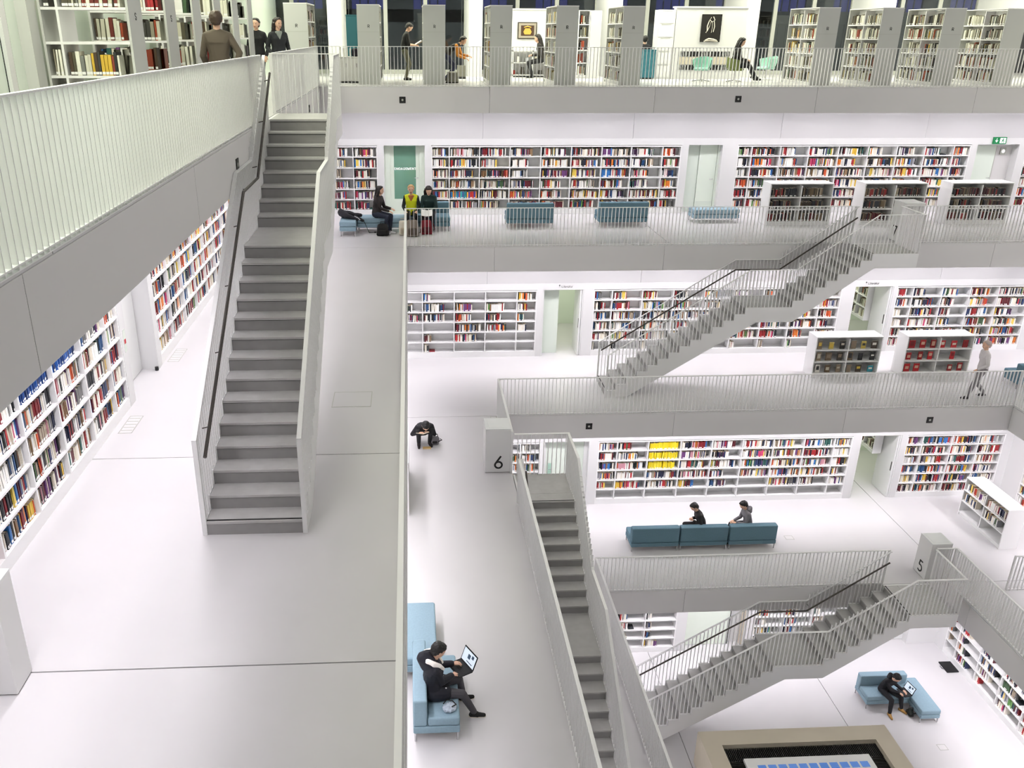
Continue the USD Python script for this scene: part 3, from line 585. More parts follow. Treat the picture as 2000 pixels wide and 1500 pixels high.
# ------------------------------------------------------------------ staircases
RISE, GO, N1, N2, LAND, TOPL = .18, .28, 14, 8, 1.26, 1.24
S1 = (N1 - 1) * GO; S2 = S1 + LAND; S3 = S2 + (N2 - 1) * GO; S4 = S3 + TOPL
def tread_z(s):
    if s < 0: return 0
    if s < S1: return RISE * (int(s / GO) + 1)
    if s < S2: return RISE * N1
    if s < S3: return RISE * (N1 + 1 + int((s - S2) / GO))
    return RISE * (N1 + N2)
def rail_z(s):
    h = RH
    if s <= S1: return RISE + s * RISE / GO + h
    if s <= S2 - .02: return RISE * N1 + h
    if s <= S3: return RISE * (N1 + 1) + (s - S2) * RISE / GO + h
    return RISE * (N1 + N2) + h
def staircase(label, foot, u, v, width, z0, hand_side, end_rail=True, open_side=None, near_from=0.0):
    """foot: corner at the foot on side w = 0; u: uphill; v: across"""
    u, v, foot = np.array([*u, 0.0]), np.array([*v, 0.0]), np.array([*foot, z0]); Z3 = np.array([0, 0, 1.0])
    t = Thing('staircase', label, 'staircase', base=foot)
    P = lambda s, w, z: foot + u * s + v * w + Z3 * z
    def bx(s0, s1, w0, w1, za, zb): return MB().obox(P(s0, w0, za), u * (s1 - s0), v * (w1 - w0), Z3 * (zb - za))
    e = .05
    for i in range(N1 + N2):
        s = i * GO if i < N1 else S2 + (i - N1) * GO
        z = RISE * i
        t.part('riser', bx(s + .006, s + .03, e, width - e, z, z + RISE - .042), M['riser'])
        t.part('nosing', bx(s + .012, s + .03, e, width - e, z + RISE - .042, z + RISE - .030), M['dark'])
        if i == N1 - 1: t.part('landing', bx(s - .012, s + LAND + .02, e, width - e, z + RISE - .03, z + RISE), M['tread'])
        elif i == N1 + N2 - 1:
            t.part('landing', bx(s - .012, s + .34, e, width - e, z + RISE - .03, z + RISE), M['tread']); t.part('landing', bx(s + .345, S4, e, width - e, z + RISE - .03, z + RISE), M['tread'])
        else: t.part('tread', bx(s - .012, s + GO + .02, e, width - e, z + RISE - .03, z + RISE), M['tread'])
        if i == 0 or i == N1 + N2 - 1: t.part('warning_strip', bx(s + .01, s + .04, e, width - e, z + RISE - .001, z + RISE + .002), M['dark'])
    top = []
    for i in range(N1 + N2):
        s = i * GO if i < N1 else S2 + (i - N1) * GO
        top += [(s, RISE * i), (s, RISE * (i + 1))]
    top += [(S4, RISE * (N1 + N2))]
    bot = [(S4, 3.58), (S3 + .10, 3.58), (S2 + .06, 2.11), (S1 + .34, 2.11), (.62, 0.0)]
    poly = top + bot
    from shapely.geometry import Polygon
    ms = trimesh.creation.extrude_polygon(Polygon(poly), e - .004, engine='earcut'); V = np.array(ms.vertices); F = np.array(ms.faces)
    for w in (0, width - e + .004):
        Q = foot + u * V[:, :1] + Z3 * V[:, 1:2] + v * (w + V[:, 2:3])
        if trimesh.Trimesh(Q, F, process=False).volume < 0: t.part('stringer', MB().add(Q, F[:, ::-1]), M['rail'])
        else: t.part('stringer', MB().add(Q, F), M['rail'])
    m = MB()
    for (a, za), (b, zb) in zip(bot[:-1], bot[1:]):
        m.add([P(a, e, za), P(a, width - e, za), P(b, width - e, zb), P(b, e, zb), P(a, e, za + .04), P(a, width - e, za + .04), P(b, width - e, zb + .04), P(b, e, zb + .04)], [(0, 1, 2, 3), (7, 6, 5, 4), (0, 4, 5, 1), (3, 2, 6, 7)])
    t.part('soffit', m, M['rail'])
    for side in (0, 1):
        w = .022 if side == 0 else width - .022
        lim = S4 if side != open_side else S3 + .02
        ss = [x for x in (0, S1, S2 - .02, S2, S3, S4) if x <= lim]
        if lim not in ss: ss.append(lim)
        m = MB(); ss = [x for x in ss if abs(x - S2) > 1e-6]
        for a, b in zip(ss[:-1], ss[1:]):
            za, zb = rail_z(a), rail_z(b)
            Q = []
            for (s_, z_) in ((a, za), (b, zb)):
                for dw in (-.026, .026):
                    for dz in (-.014, 0): Q.append(P(s_, w + dw, z_ + dz))
            m.add(Q, [(0, 2, 3, 1), (4, 5, 7, 6), (0, 1, 5, 4), (2, 6, 7, 3), (1, 3, 7, 5), (0, 4, 6, 2)])
        r = t.part('railing', m, M['rail'])
        n = int(lim / PITCH_B); pts = []
        for i in range(n + 1):
            s = .012 + i * PITCH_B
            pts.append((P(s, w, 0), z0 + (tread_z(s) if s > .02 else 0), z0 + rail_z(max(s - .007, 0)) - .013))
        balusters(t, r, pts, u)
        t.part('end_post', bx(-.006, .035, w - .027, w + .027, 0, rail_z(0)), M['rail'], under=r)
        if lim > S3: pass
        if side == hand_side:
            wi = w + (.085 if side == 0 else -.085)
            hp = [P(.05, wi, rail_z(.05) - .27)] + [P(s, wi, rail_z(s) - .27) for s in (S1, S2 - .02, S3 - .02)]
            hr = t.part('handrail', MB().tube(hp, .021, 8), M['handrail'])
            for s in np.arange(.4, S3, .9):
                t.part('bracket', MB().tube([P(s, w, rail_z(s) - .30), P(s, wi, rail_z(s) - .28)], .007, 5), M['handrail'], under=hr)
    if end_rail:
        m = MB().obox(P(S4 - .052, -.006, RISE * 22 + RH - .013), u * .055, v * (width + .012), Z3 * .015)
        r = t.part('railing', m, M['rail'])
        balusters(t, r, [(P(S4 - .026, w, 0), z0 + 3.96, z0 + 3.96 + RH - .014) for w in np.arange(.08, width - .05, PITCH_B)], v)
    return t
staircase('largest staircase, grey treads between white bar railings, rising to the top gallery at the left', (XL[8] + .01, 8.57), (0, 1), (1, 0), 1.185, ZL[7], 0, open_side=0)
staircase('white flying staircase rising to the right in front of the sixth gallery bookcase', (5.29, YB[7] - .01), (1, 0), (0, -1), 1.18, ZL[6], 0, open_side=0)
staircase('grey staircase descending towards the viewer beside the number six column', (XL[6] + .01, 9.06), (0, 1), (1, 0), 1.235, ZL[5], 0, open_side=0)
staircase('lowest white staircase rising to the right up to the number five column', (5.29, YB[5] - .01), (1, 0), (0, -1), 1.30, ZL[4], 0, open_side=0)

# ------------------------------------------------------------------ number columns
def digit_mesh(d, h):
    from shapely.geometry import LineString
    arc = lambda cx, cy, r, a0, a1: [(cx + r * math.cos(math.radians(a)), cy + r * math.sin(math.radians(a))) for a in np.linspace(a0, a1, 40)]
    if d == '6': L = [arc(.30, .30, .24, 0, 360), [(.098, .43), (.46, .97)]]
    elif d == '5': L = [[(.56, .95), (.20, .95), (.15, .56)], [(.15, .56)] + arc(.30, .32, .27, 112, -140)]
    else: L = [[(.05, .94), (.60, .94), (.24, .0)]]
    g = None
    for l in L:
        q = LineString(l).buffer(.062, cap_style=2, join_style=2); g = q if g is None else g.union(q)
    m = trimesh.creation.extrude_polygon(g, .004, engine='earcut'); m.vertices = np.array(m.vertices) * [h, h, 1]; return m
def number_column(label, x0, y0, x1, y1, z, h, digit, face, dh=.33):
    t = Thing('number_column', label, 'column', base=((x0 + x1) / 2, (y0 + y1) / 2, z))
    t.part('body', MB().tm(rbox((x0, y0, z + .012), (x1, y1, z + h - .02), .006, 6)), M['box'])
    t.part('plinth', MB().box((x0 + .03, y0 + .03, z), (x1 - .03, y1 - .03, z + .012)), M['dark'])
    t.part('top_panel', MB().box((x0, y0, z + h - .018), (x1, y1, z + h)), M['boxtop'])
    t.part('touch_screen', MB().box((x0 + .07, y0 + .07, z + h), (x1 - .07, y1 - .09, z + h + .003)), M['boxtop'])
    if digit:
        tx = digit_mesh(digit, dh); V = np.array(tx.vertices); V[:, 0] -= (V[:, 0].max() + V[:, 0].min()) / 2
        if face == '-y': Q = np.stack([(x0 + x1) / 2 + .02 + V[:, 0], y0 - .004 + .003 - V[:, 2], z + .10 + V[:, 1]], 1)
        else: Q = np.stack([x0 - .001 - V[:, 2], (y0 + y1) / 2 - V[:, 0], z + .10 + V[:, 1]], 1)
        F = np.array(tx.faces)
        if trimesh.Trimesh(Q, F, process=False).volume < 0: F = F[:, ::-1]
        t.part('digit', MB().add(Q, F), M['black'])
    return t
number_column('grey-white column with a black number 6 at the stair head', 1.60, 17.26, 2.17, 17.86, ZL[6], 1.10, '6', '-y')
number_column('grey-white column with a black number 5 beside the stair top', 13.33, 18.17, 13.87, 18.72, ZL[5], 1.10, '5', '-x')
number_column('grey-white column with a partly hidden number 7 at the flying stair top', 13.50, 22.76, 14.05, 23.36, ZL[7], 1.10, '7', '-x')
t = number_column('white column cut off by the left picture edge on the near floor', -4.06, 6.05, -3.48, 6.36, ZL[7], 1.10, None, '-y')
t.part('button', MB().tm(trimesh.creation.cylinder(.045, .006, transform=trimesh.transformations.translation_matrix((-3.62, 6.19, ZL[7] + 1.106)))), M['black'])

# ------------------------------------------------------------------ speakers, signs, floor fittings
def speaker(label, x, z):
    k = 8 if z > 14 else 6
    y = YB[k]
    t = Thing('wall_speaker', label, 'loudspeaker', base=(x, y, z))
    t.part('housing', MB().box((x - .085, y - .012, z - .085), (x + .085, y - .0, z + .085)), M['black'])
    t.part('cone', MB().tm(trimesh.creation.cylinder(.03, .004, transform=trimesh.transformations.translation_matrix((x, y - .013, z)) @ trimesh.transformations.rotation_matrix(math.pi / 2, (1, 0, 0)))), M['mullion'])
speaker('small black square loudspeaker on the upper fascia, the left one', -.18, ZL[8] - .35)
speaker('small black square loudspeaker on the upper fascia, the right one', 9.33, ZL[8] - .32)
speaker('small black square loudspeaker on the lower fascia near the number 6 column', 4.64, ZL[6] - .35)
speaker('small black square loudspeaker on the lower fascia at the right', 13.97, ZL[6] - .35)
for y, lab in ((12.54, 'black square loudspeaker on the left balcony fascia beside the staircase'), (22.14, 'black square loudspeaker on the left balcony fascia near the rear corner')):
    t = Thing('wall_speaker', lab, 'loudspeaker', base=(XL[8], y, ZL[8] - .35)); z = ZL[8] - .35
    t.part('housing', MB().box((XL[8], y - .085, z - .085), (XL[8] + .012, y + .085, z + .085)), M['black'])
    t.part('cone', MB().tm(trimesh.creation.cylinder(.03, .004, transform=trimesh.transformations.translation_matrix((XL[8] + .013, y, z)) @ trimesh.transformations.rotation_matrix(math.pi / 2, (0, 1, 0)))), M['mullion'])
def text_on_y(t, part, text, x, y, z, h, mat, bold=False):
    tx = meshkit.text_mesh(text, h, .002, bold); V = np.array(tx.vertices); Q = np.stack([x + V[:, 0], y - V[:, 2], z + V[:, 1]], 1); F = np.array(tx.faces)
    if trimesh.Trimesh(Q, F, process=False).volume < 0: F = F[:, ::-1]
    return t.part(part, MB().add(Q, F), mat)
for x, lab in ((4.43, 'small grey lettering over the first open doorway'), (13.93, 'small grey lettering over the doorway right of the flying staircase')):
    t = Thing('wall_lettering', lab, 'sign', base=(x, YW[6], ZL[6] + 2.22), group=None)
    text_on_y(t, 'word', 'Literatur', x + .08, YW[6] - .001, ZL[6] + 2.20, .065, M['black'])
    a = x + .02; z = ZL[6] + 2.25
    t.part('arrow', MB().box((a - .004, YW[6] - .003, z - .03), (a + .004, YW[6] - .001, z + .03)).add([(a - .03, YW[6] - .003, z + .01), (a, YW[6] - .003, z + .045), (a + .03, YW[6] - .003, z + .01)], [(0, 2, 1)]), M['black'])
t = Thing('exit_sign', 'green and white emergency exit sign over the glass door at the right', 'sign', base=(18.7, YW[7] - .05, ZL[7] + 2.2))
t.part('panel', MB().box((18.49, YW[7] - .05, ZL[7] + 2.15), (18.92, YW[7], ZL[7] + 2.36)), M['green_sign'])
zc = ZL[7] + 2.255; yy = YW[7] - .053
t.part('arrow', MB().box((18.585, yy, zc - .0), (18.605, yy + .003, zc + .07)).add([(18.54, yy, zc + .01), (18.595, yy, zc - .06), (18.65, yy, zc + .01)], [(0, 1, 2)]), M['exit_white'])
t.part('door_pictogram', MB().box((18.70, yy, zc - .08), (18.89, yy + .003, zc + .08)), M['exit_white'])
t.part('running_figure', MB().tm(trimesh.creation.icosphere(2, .014).apply_translation((18.80, yy - .004, zc + .055))).tube([(18.80, yy - .004, zc + .035), (18.785, yy - .004, zc - .01)], .014, 6).tube([(18.785, yy - .004, zc - .01), (18.83, yy - .004, zc - .03), (18.82, yy - .004, zc - .07)], .008, 5).tube([(18.785, yy - .004, zc - .01), (18.75, yy - .004, zc - .06)], .008, 5).tube([(18.80, yy - .004, zc + .03), (18.84, yy - .004, zc + .005)], .007, 5).tube([(18.80, yy - .004, zc + .03), (18.755, yy - .004, zc + .015)], .007, 5), M['green_sign'])
t = Thing('round_call_point', 'small pale round call point in a dark square beside the exit door', 'switch', base=(19.3, YW[7] + .3, ZL[7] + 1.9))
t.part('plate', MB().box((19.02, YW[7] + .27, ZL[7] + 1.78), (19.20, YW[7] + .30, ZL[7] + 2.0)), M['mullion'])
t.part('button', MB().tm(trimesh.creation.cylinder(.06, .02, transform=trimesh.transformations.translation_matrix((19.11, YW[7] + .265, ZL[7] + 1.89)) @ trimesh.transformations.rotation_matrix(math.pi / 2, (1, 0, 0)))), M['exit_white'])
def floor_plate(label, x0, y0, x1, y1, z, cat='floor outlet', slots=0, mat='fascia'):
    t = Thing('floor_plate', label, cat, base=((x0 + x1) / 2, (y0 + y1) / 2, z))
    t.part('frame', MB().box((x0, y0, z - .001), (x1, y0 + .012, z + .003)).box((x0, y1 - .012, z - .001), (x1, y1, z + .003)).box((x0, y0, z - .001), (x0 + .012, y1, z + .003)).box((x1 - .012, y0, z - .001), (x1, y1, z + .003)), M['mullion'])
    t.part('cover', MB().box((x0 + .014, y0 + .014, z - .001), (x1 - .014, y1 - .014, z + .002)), M[mat])
    for i in range(slots):
        y = y0 + .04 + (y1 - y0 - .08) * (i + .5) / slots
        t.part('slot', MB().box((x0 + .02, y - .012, z), (x1 - .02, y + .012, z + .003)), M['mullion'])
floor_plate('flush rectangular hatch in the near floor right of the big staircase', -1.27, 12.15, -.66, 12.75, ZL[7], 'floor hatch', mat='floor')
floor_plate('small slotted floor grille beside the nearest bookcase end', -4.26, 11.35, -4.06, 11.95, ZL[7], 'floor grille', 5)
floor_plate('small slotted floor grille at the start of the far left bookcase', -4.30, 14.25, -4.10, 14.9, ZL[7], 'floor grille', 5)
floor_plate('slotted floor grille behind the number 6 column', 2.0, 19.0, 2.16, 20.35, ZL[6], 'floor grille', 9)
floor_plate('round edged floor outlet left in front of the fifth gallery doorway', 9.38, 20.25, 9.62, 20.45, ZL[5])
floor_plate('round edged floor outlet beside the right one of the seated men', 10.5, 20.25, 10.74, 20.45, ZL[5])
floor_plate('small floor outlet on the lowest floor right of the bench', 13.55, 16.28, 13.78, 16.48, ZL[4])
t = Thing('flat_case', 'dark flat case lying before the lowest right bookcase', 'case', base=(15.7, 19.3, 0))
t.part('lid', MB().tm(rbox((15.42, 19.1, .002), (15.78, 19.55, .04), .012)), M['black']); t.part('handle', MB().tube([(15.40, 19.25, .02), (15.37, 19.28, .02), (15.37, 19.37, .02), (15.40, 19.40, .02)], .008, 6), M['black'])
# ------------------------------------------------------------------ doors, windows, lit rooms
def handle(t, x, y, z, under=None, axis='y', s=-1):
    t.part('handle', MB().tube([(x, y, z), (x, y + s * .05, z), (x - .11, y + s * .05, z)], .010, 6), M['chrome'], under=under)
Y7 = YW[7]
t = Thing('door_1', base=(-.17, Y7 + .28, ZL[7]), kind='structure')
t.part('frame', MB().box((-.80, Y7 + .20, ZL[7]), (-.62, Y7 + .34, ZL[7] + NT)).box((.30, Y7 + .20, ZL[7]), (.46, Y7 + .34, ZL[7] + NT)).box((-.62, Y7 + .22, ZL[7]), (.30, Y7 + .34, ZL[7] + .08)), M['door'])
lf = t.part('leaf', MB().box((-.62, Y7 + .25, ZL[7] + .08), (-.50, Y7 + .31, ZL[7] + 2.12)).box((.18, Y7 + .25, ZL[7] + .08), (.30, Y7 + .31, ZL[7] + 2.12)).box((-.50, Y7 + .25, ZL[7] + .08), (.18, Y7 + .31, ZL[7] + .46)), M['door'])
t.part('glass', MB().box((-.50, Y7 + .27, ZL[7] + .46), (.18, Y7 + .29, ZL[7] + 2.12)), MAT('green_door_glass', {'p': ('principled_bsdf', {'base_color': H('6f9a86'), 'roughness': 0.08, 'coat_weight': 0.4})}), under=lf)
text_on_y(t, 'word', 'ENGAGEMENT', -.50, Y7 + .268, ZL[7] + 1.36, .072, M['exit_white'], True)
handle(t, .25, Y7 + .25, ZL[7] + 1.12, under=lf)
t = Thing('door_2', base=(9.26, Y7 + .28, ZL[7]), kind='structure')
t.part('frame', MB().box((8.72, Y7 + .24, ZL[7]), (8.78, Y7 + .34, ZL[7] + NT)).box((9.74, Y7 + .2, ZL[7]), (9.80, Y7 + .34, ZL[7] + NT)), M['door'])
t.part('side_panel', MB().box((8.78, Y7 + .28, ZL[7]), (9.16, Y7 + .33, ZL[7] + NT)), M['frosted_pale'])
lf = t.part('leaf', MB().box((9.17, Y7 + .25, ZL[7] + .02), (9.73, Y7 + .30, ZL[7] + NT - .01)), M['door'])
t.part('kick_panel', MB().box((9.20, Y7 + .245, ZL[7] + .06), (9.70, Y7 + .25, ZL[7] + .34)), M['frosted_pale'], under=lf)
handle(t, 9.66, Y7 + .25, ZL[7] + 1.05, under=lf)
t = Thing('door_3', base=(18.7, Y7 + .28, ZL[7]), kind='structure')
t.part('frame', MB().box((18.05, Y7 + .2, ZL[7]), (18.11, Y7 + .34, ZL[7] + NT)).box((18.05, Y7 + .2, ZL[7] + NT - .05), (19.42, Y7 + .34, ZL[7] + NT)), M['door_white'])
lf = t.part('leaf', MB().box((18.12, Y7 + .24, ZL[7] + .02), (18.84, Y7 + .27, ZL[7] + NT - .06)), M['frosted_pale'])
t.part('leaf_edge', MB().box((18.84, Y7 + .235, ZL[7] + .02), (18.86, Y7 + .275, ZL[7] + NT - .06)), M['mullion'], under=lf)
t.part('side_panel', MB().box((18.88, Y7 + .30, ZL[7]), (19.42, Y7 + .34, ZL[7] + NT)), M['fascia'])
handle(t, 18.80, Y7 + .24, ZL[7] + 1.05, under=lf)
for n_, (k, a, b) in enumerate(((6, 3.96, 5.20), (6, 13.62, 14.86), (5, 13.40, 14.66))):
    t = Thing('door_%d' % (n_ + 4), base=((a + b) / 2, YW[k], ZL[k]), kind='structure'); Y = YW[k]; z = ZL[k]
    t.part('frame', MB().box((a, Y + .02, z), (a + .04, Y + .6, z + NT)).box((b - .04, Y + .02, z), (b, Y + .6, z + NT)), M['door_white'])
    if n_ == 0: t.part('side_panel', MB().box((a + .04, Y + .30, z), (a + .54, Y + .34, z + NT)), M['frosted_pale'])
    lf = t.part('leaf', MB().box((b - .10, Y + .02, z + .01), (b - .05, Y + .88, z + NT - .02)), M['door_white'])
    t.part('lock', MB().box((b - .105, Y + .06, z + .9), (b - .10, Y + .10, z + 1.2)), M['dark'], under=lf)
    rect_light((a + b) / 2 + .1, Y + 1.9, z + 2.42, 1.6, 1.0, 6.0, (1.0, 1.0, .82))
    if n_ > 0:
        bookcase('room_bookcase', 'yellowish lit bookcase glimpsed through the %s' % ('doorway right of the flying staircase', 'green lit doorway of the fifth gallery')[n_ - 1], 'bookcase', (14.58, 25.72, z) if n_ == 1 else (14.22, 23.1, z), UY, -UX, [0, .6, 1.2], [.80, 1.15, 1.50] if n_ == 1 else [1.30, 1.72], 1.9 if n_ == 1 else 2.15, .28, style='dull', built=True, tag='room bookcase %d' % n_, seed=130 + n_, base=.72 if n_ == 1 else 1.2, fills=lambda i, r: (rng.uniform(.75, 1), 'dull'))
t = Thing('door_7', base=(4.5, YW[5] + .3, ZL[5]), kind='structure'); Y = YW[5]; z = ZL[5]
t.part('frame', MB().box((3.84, Y + .2, z), (3.92, Y + .34, z + NT)).box((5.06, Y + .2, z), (5.16, Y + .34, z + NT)), M['door_white'])
lf = t.part('leaf', MB().box((3.92, Y + .26, z), (5.06, Y + .31, z + NT)), M['frosted_pale'])
t.part('lock_plate', MB().box((3.97, Y + .252, z + .95), (4.12, Y + .26, z + 1.30)), M['frosted'], under=lf)
handle(t, 4.12, Y + .25, z + 1.12, under=lf)
t = Thing('door_8', base=(8.9, YW[4] + .3, 0), kind='structure'); Y = YW[4]
t.part('frame', MB().box((8.0, Y + .2, 0), (8.06, Y + .34, NT)).box((9.79, Y + .2, 0), (9.85, Y + .34, NT)), M['beige'])
t.part('leaf', MB().box((8.06, Y + .26, .01), (9.40, Y + .31, NT)), M['door']); t.part('leaf_edge', MB().box((9.40, Y + .25, .01), (9.42, Y + .31, NT)), M['dark'])
t = Thing('door_9', base=(14.4, YW[4] + .2, 0), kind='structure')
t.part('leaf', MB().box((14.0, Y + .22, .01), (14.9, Y + .27, NT)), M['door_white']); handle(t, 14.75, Y + .22, 1.05)
# recess in the left wall beside the nearest bookcase
t = Thing('door_10', base=(XLW[7] - .3, 13.2, ZL[7]), kind='structure'); X = XLW[7]
t.part('leaf', MB().box((X - .34, 12.57, ZL[7] + .01), (X - .28, 13.88, ZL[7] + NT)), M['door_white'])
t.part('stop', MB().tm(trimesh.creation.cylinder(.03, .06, transform=trimesh.transformations.translation_matrix((X - .02, 13.84, ZL[7] + .032)))), M['black'])
t = Thing('notice_card', 'small card with a red mark on the end panel of the nearest left bookcase', 'sign', base=(XLW[7], 12.45, ZL[7] + 1.0))
t.part('card', MB().box((XLW[7], 12.40, ZL[7] + .85), (XLW[7] + .004, 12.50, ZL[7] + 1.20)), M['frosted_pale']); t.part('mark', MB().box((XLW[7] + .004, 12.415, ZL[7] + .98), (XLW[7] + .006, 12.485, ZL[7] + 1.05)), col('b3242c'))
# window wall of the top gallery with deep white fins
Z8 = ZL[8]; YG = 33.0
wn = 0
fins = [2.25 + 4.673 * n for n in range(-2, 5)]
for i, x in enumerate(fins):
    mesh('wall_fin', MB().box((x - .22, 30.8, Z8), (x + .24, YG + .1, TOPC)), M['wall'], kind='structure')
for i in range(len(fins) - 1):
    a, b = fins[i] + .24, fins[i + 1] - .22
    wn += 1
    t = Thing('window_%d' % wn, base=((a + b) / 2, YG, Z8), kind='structure')
    fr = MB().box((a, YG - .04, Z8), (b, YG + .06, Z8 + .14)).box((a, YG - .04, TOPC - .3), (b, YG + .06, TOPC))
    for q in range(4):
        x = a + (b - a) * q / 3; w = .07 if q in (1, 2) else .035
        fr.box((x - w, YG - .05, Z8), (x + w, YG + .06, TOPC))
    t.part('frame', fr, M['mullion'])
    for q in range(3):
        x0, x1 = a + (b - a) * q / 3 + .08, a + (b - a) * (q + 1) / 3 - .08
        t.part('pane', MB().box((x0, YG, Z8 + .14), (x1, YG + .012, TOPC - .3)), M['pane'])
# outer shell of the building beyond the windows: dark concrete with glass-brick openings, lit blue
t = Thing('outer_wall', base=(8, 35.6, Z8), kind='structure')
zr = [(-1.0, 1.6), (2.35, 3.9)]
m = MB().box((-12, 35.6, Z8 - 2), (28, 35.9, Z8 - 1.0)).box((-12, 35.6, Z8 + 1.75), (28, 35.9, Z8 + 2.2)).box((-12, 35.6, Z8 + 3.7), (28, 35.9, Z8 + 5))
xs = np.arange(-12, 28, 2.336)
for x in xs: m.box((x - .55, 35.6, Z8 - 1), (x + .55, 35.9, Z8 + 4))
t.part('concrete', m, M['outer'])
for x in xs:
    for (a, b) in ((.55, 1.786),):
        for (za, zb) in ((Z8 - 1.0, Z8 + 1.75), (Z8 + 2.2, Z8 + 3.7)):
            t.part('glass_brick_field', MB().box((x + a, 35.72, za), (x + b, 35.78, zb)), M['blue_glow'] if za > Z8 + 1 else M['outer'])
            g = MB()
            for q in range(1, 4): g.box((x + a + (b - a) * q / 4 - .02, 35.69, za), (x + a + (b - a) * q / 4 + .02, 35.72, zb))
            nz = int((zb - za) / .4)
            for q in range(1, nz): g.box((x + a, 35.69, za + (zb - za) * q / nz - .02), (x + b, 35.72, za + (zb - za) * q / nz + .02))
            t.part('glass_brick_joints', g, M['outer'])
# left side of the top gallery: glazed partition and pale post
t = Thing('window_%d' % (wn + 1), base=(-4.65, 10, Z8), kind='structure')
fr = MB()
for y in (6.5, 7.7, 8.85, 9.93, 10.86): fr.box((-4.72, y - .07, Z8), (-4.60, y + .07, TOPC))
fr.box((-4.70, 6.5, Z8), (-4.62, 10.86, Z8 + .1)); t.part('frame', fr, M['wall'])
gl = MB()
for y in (7.62, 8.77, 9.85, 10.78): gl.box((-4.648, y - .012, Z8), (-4.640, y - .002, TOPC))
t.part('seal', gl, M['dark'])
for a, b in ((6.58, 7.61), (7.78, 8.76), (8.93, 9.84), (10.01, 10.77)): t.part('pane', MB().box((-4.662, a, Z8 + .1), (-4.65, b, TOPC)), M['frosted_pale'])
mesh('wall_left', MB().box((-5.3, 10.94, Z8), (-4.60, 33, TOPC)).box((-7.3, 3.0, Z8), (-7.0, 33, TOPC)).box((-7.2, 3.0, Z8), (-4.7, 3.2, TOPC)), M['frosted_pale'], kind='structure')
mesh('wall_post', MB().box((-4.60, 11.20, Z8), (-4.46, 11.46, TOPC)), M['shelf_gray'], kind='structure')
# room divider walls with pictures
t = Thing('partition_wall', 'white partition with a dark framed picture and two recessed shelves behind the lounge', 'partition', base=(9.85, 29.6, Z8))
t.part('body', MB().box((8.66, 29.62, Z8), (11.0, 29.95, Z8 + 2.16)), M['wall']); t.part('cap', MB().box((8.62, 29.56, Z8 + 2.16), (11.04, 29.98, Z8 + 2.20)), M['shelf'])
for zz in (.28, .70):
    t.part('niche', MB().box((8.9, 29.6, Z8 + zz), (10.55, 29.625, Z8 + zz + .15)), M['grille_back'])
    for q in range(17): t.part('niche_rib', MB().box((8.9 + q * .1, 29.585, Z8 + zz), (8.915 + q * .1, 29.602, Z8 + zz + .15)), M['shelf'])
t.part('light_panel', MB().box((8.9, 29.585, Z8 + .45), (10.55, 29.62, Z8 + .68)), M['beige'])
t = Thing('picture', 'tall dark picture with pale curved strokes on the white partition', 'picture', base=(9.83, 29.58, Z8 + 1.14))
t.part('panel', MB().box((9.50, 29.565, Z8 + 1.14), (10.15, 29.6, Z8 + 1.97)), col('16120f'))
mk = MB()
for (pts, r) in ([[(9.80, 1.88), (9.75, 1.80), (9.84, 1.74), (9.92, 1.80), (9.86, 1.90)], .016], [[(9.74, 1.78), (9.69, 1.62), (9.70, 1.48), (9.66, 1.42)], .018], [[(9.90, 1.78), (9.93, 1.60), (9.90, 1.44)], .014], [[(9.80, 1.74), (9.76, 1.60), (9.70, 1.46)], .010], [[(9.84, 1.74), (9.86, 1.58), (9.84, 1.42)], .008], [[(9.66, 1.18), (9.78, 1.24), (9.92, 1.22), (10.04, 1.18)], .03], [[(9.62, 1.16), (9.80, 1.18), (10.08, 1.16)], .018]):
    mk.tube([(x, 29.562, Z8 + z) for x, z in pts], r, 6)
t.part('strokes', mk, col('d9d2c6'))
t = Thing('drawer_cabinet', 'white cabinet with a column of drawers left of the partition', 'cabinet', base=(8.4, 29.6, Z8))
t.part('body', MB().box((8.08, 29.62, Z8), (8.64, 30.1, Z8 + 2.1)), M['shelf'])
for q in range(5):
    d_ = t.part('drawer', MB().box((8.12, 29.6, Z8 + .06 + q * .41), (8.60, 29.622, Z8 + .43 + q * .41)), M['shelf'])
    t.part('grip', MB().box((8.2, 29.592, Z8 + .42 + q * .41), (8.52, 29.602, Z8 + .432 + q * .41)), M['mullion'], under=d_)
t = Thing('partition_wall', 'white partition with a small gold-toned framed picture', 'partition', base=(4.1, 31, Z8))
t.part('body', MB().box((3.2, 31.0, Z8), (5.0, 31.2, Z8 + 2.1)), M['wall']); t.part('cap', MB().box((3.16, 30.97, Z8 + 2.1), (5.04, 31.23, Z8 + 2.14)), M['shelf'])
t = Thing('picture', 'small dark-framed picture with a golden shape in a brown field', 'picture', base=(4.02, 30.98, Z8 + 1.2))
t.part('frame', MB().box((3.69, 30.96, Z8 + 1.2), (4.34, 31.0, Z8 + 1.72)), col('3a332c')); t.part('mount', MB().box((3.72, 30.955, Z8 + 1.23), (4.31, 30.962, Z8 + 1.69)), col('a39a8c'))
t.part('field', MB().box((3.80, 30.95, Z8 + 1.30), (4.24, 30.957, Z8 + 1.62)), col('4a3326'))
t.part('shape', MB().add([(3.92, 30.948, Z8 + 1.34), (4.12, 30.948, Z8 + 1.34), (4.16, 30.948, Z8 + 1.42), (4.10, 30.948, Z8 + 1.53), (3.94, 30.948, Z8 + 1.53), (3.88, 30.948, Z8 + 1.42)], [(0, 1, 2, 3), (0, 3, 4, 5)]).tube([(3.90, 30.947, Z8 + 1.56), (4.02, 30.947, Z8 + 1.59), (4.14, 30.947, Z8 + 1.56)], .018, 5), col('d9a84a'))
t = Thing('display_shelf', 'low white display shelf under the gold-toned picture', 'shelf', base=(4.1, 30.6, Z8))
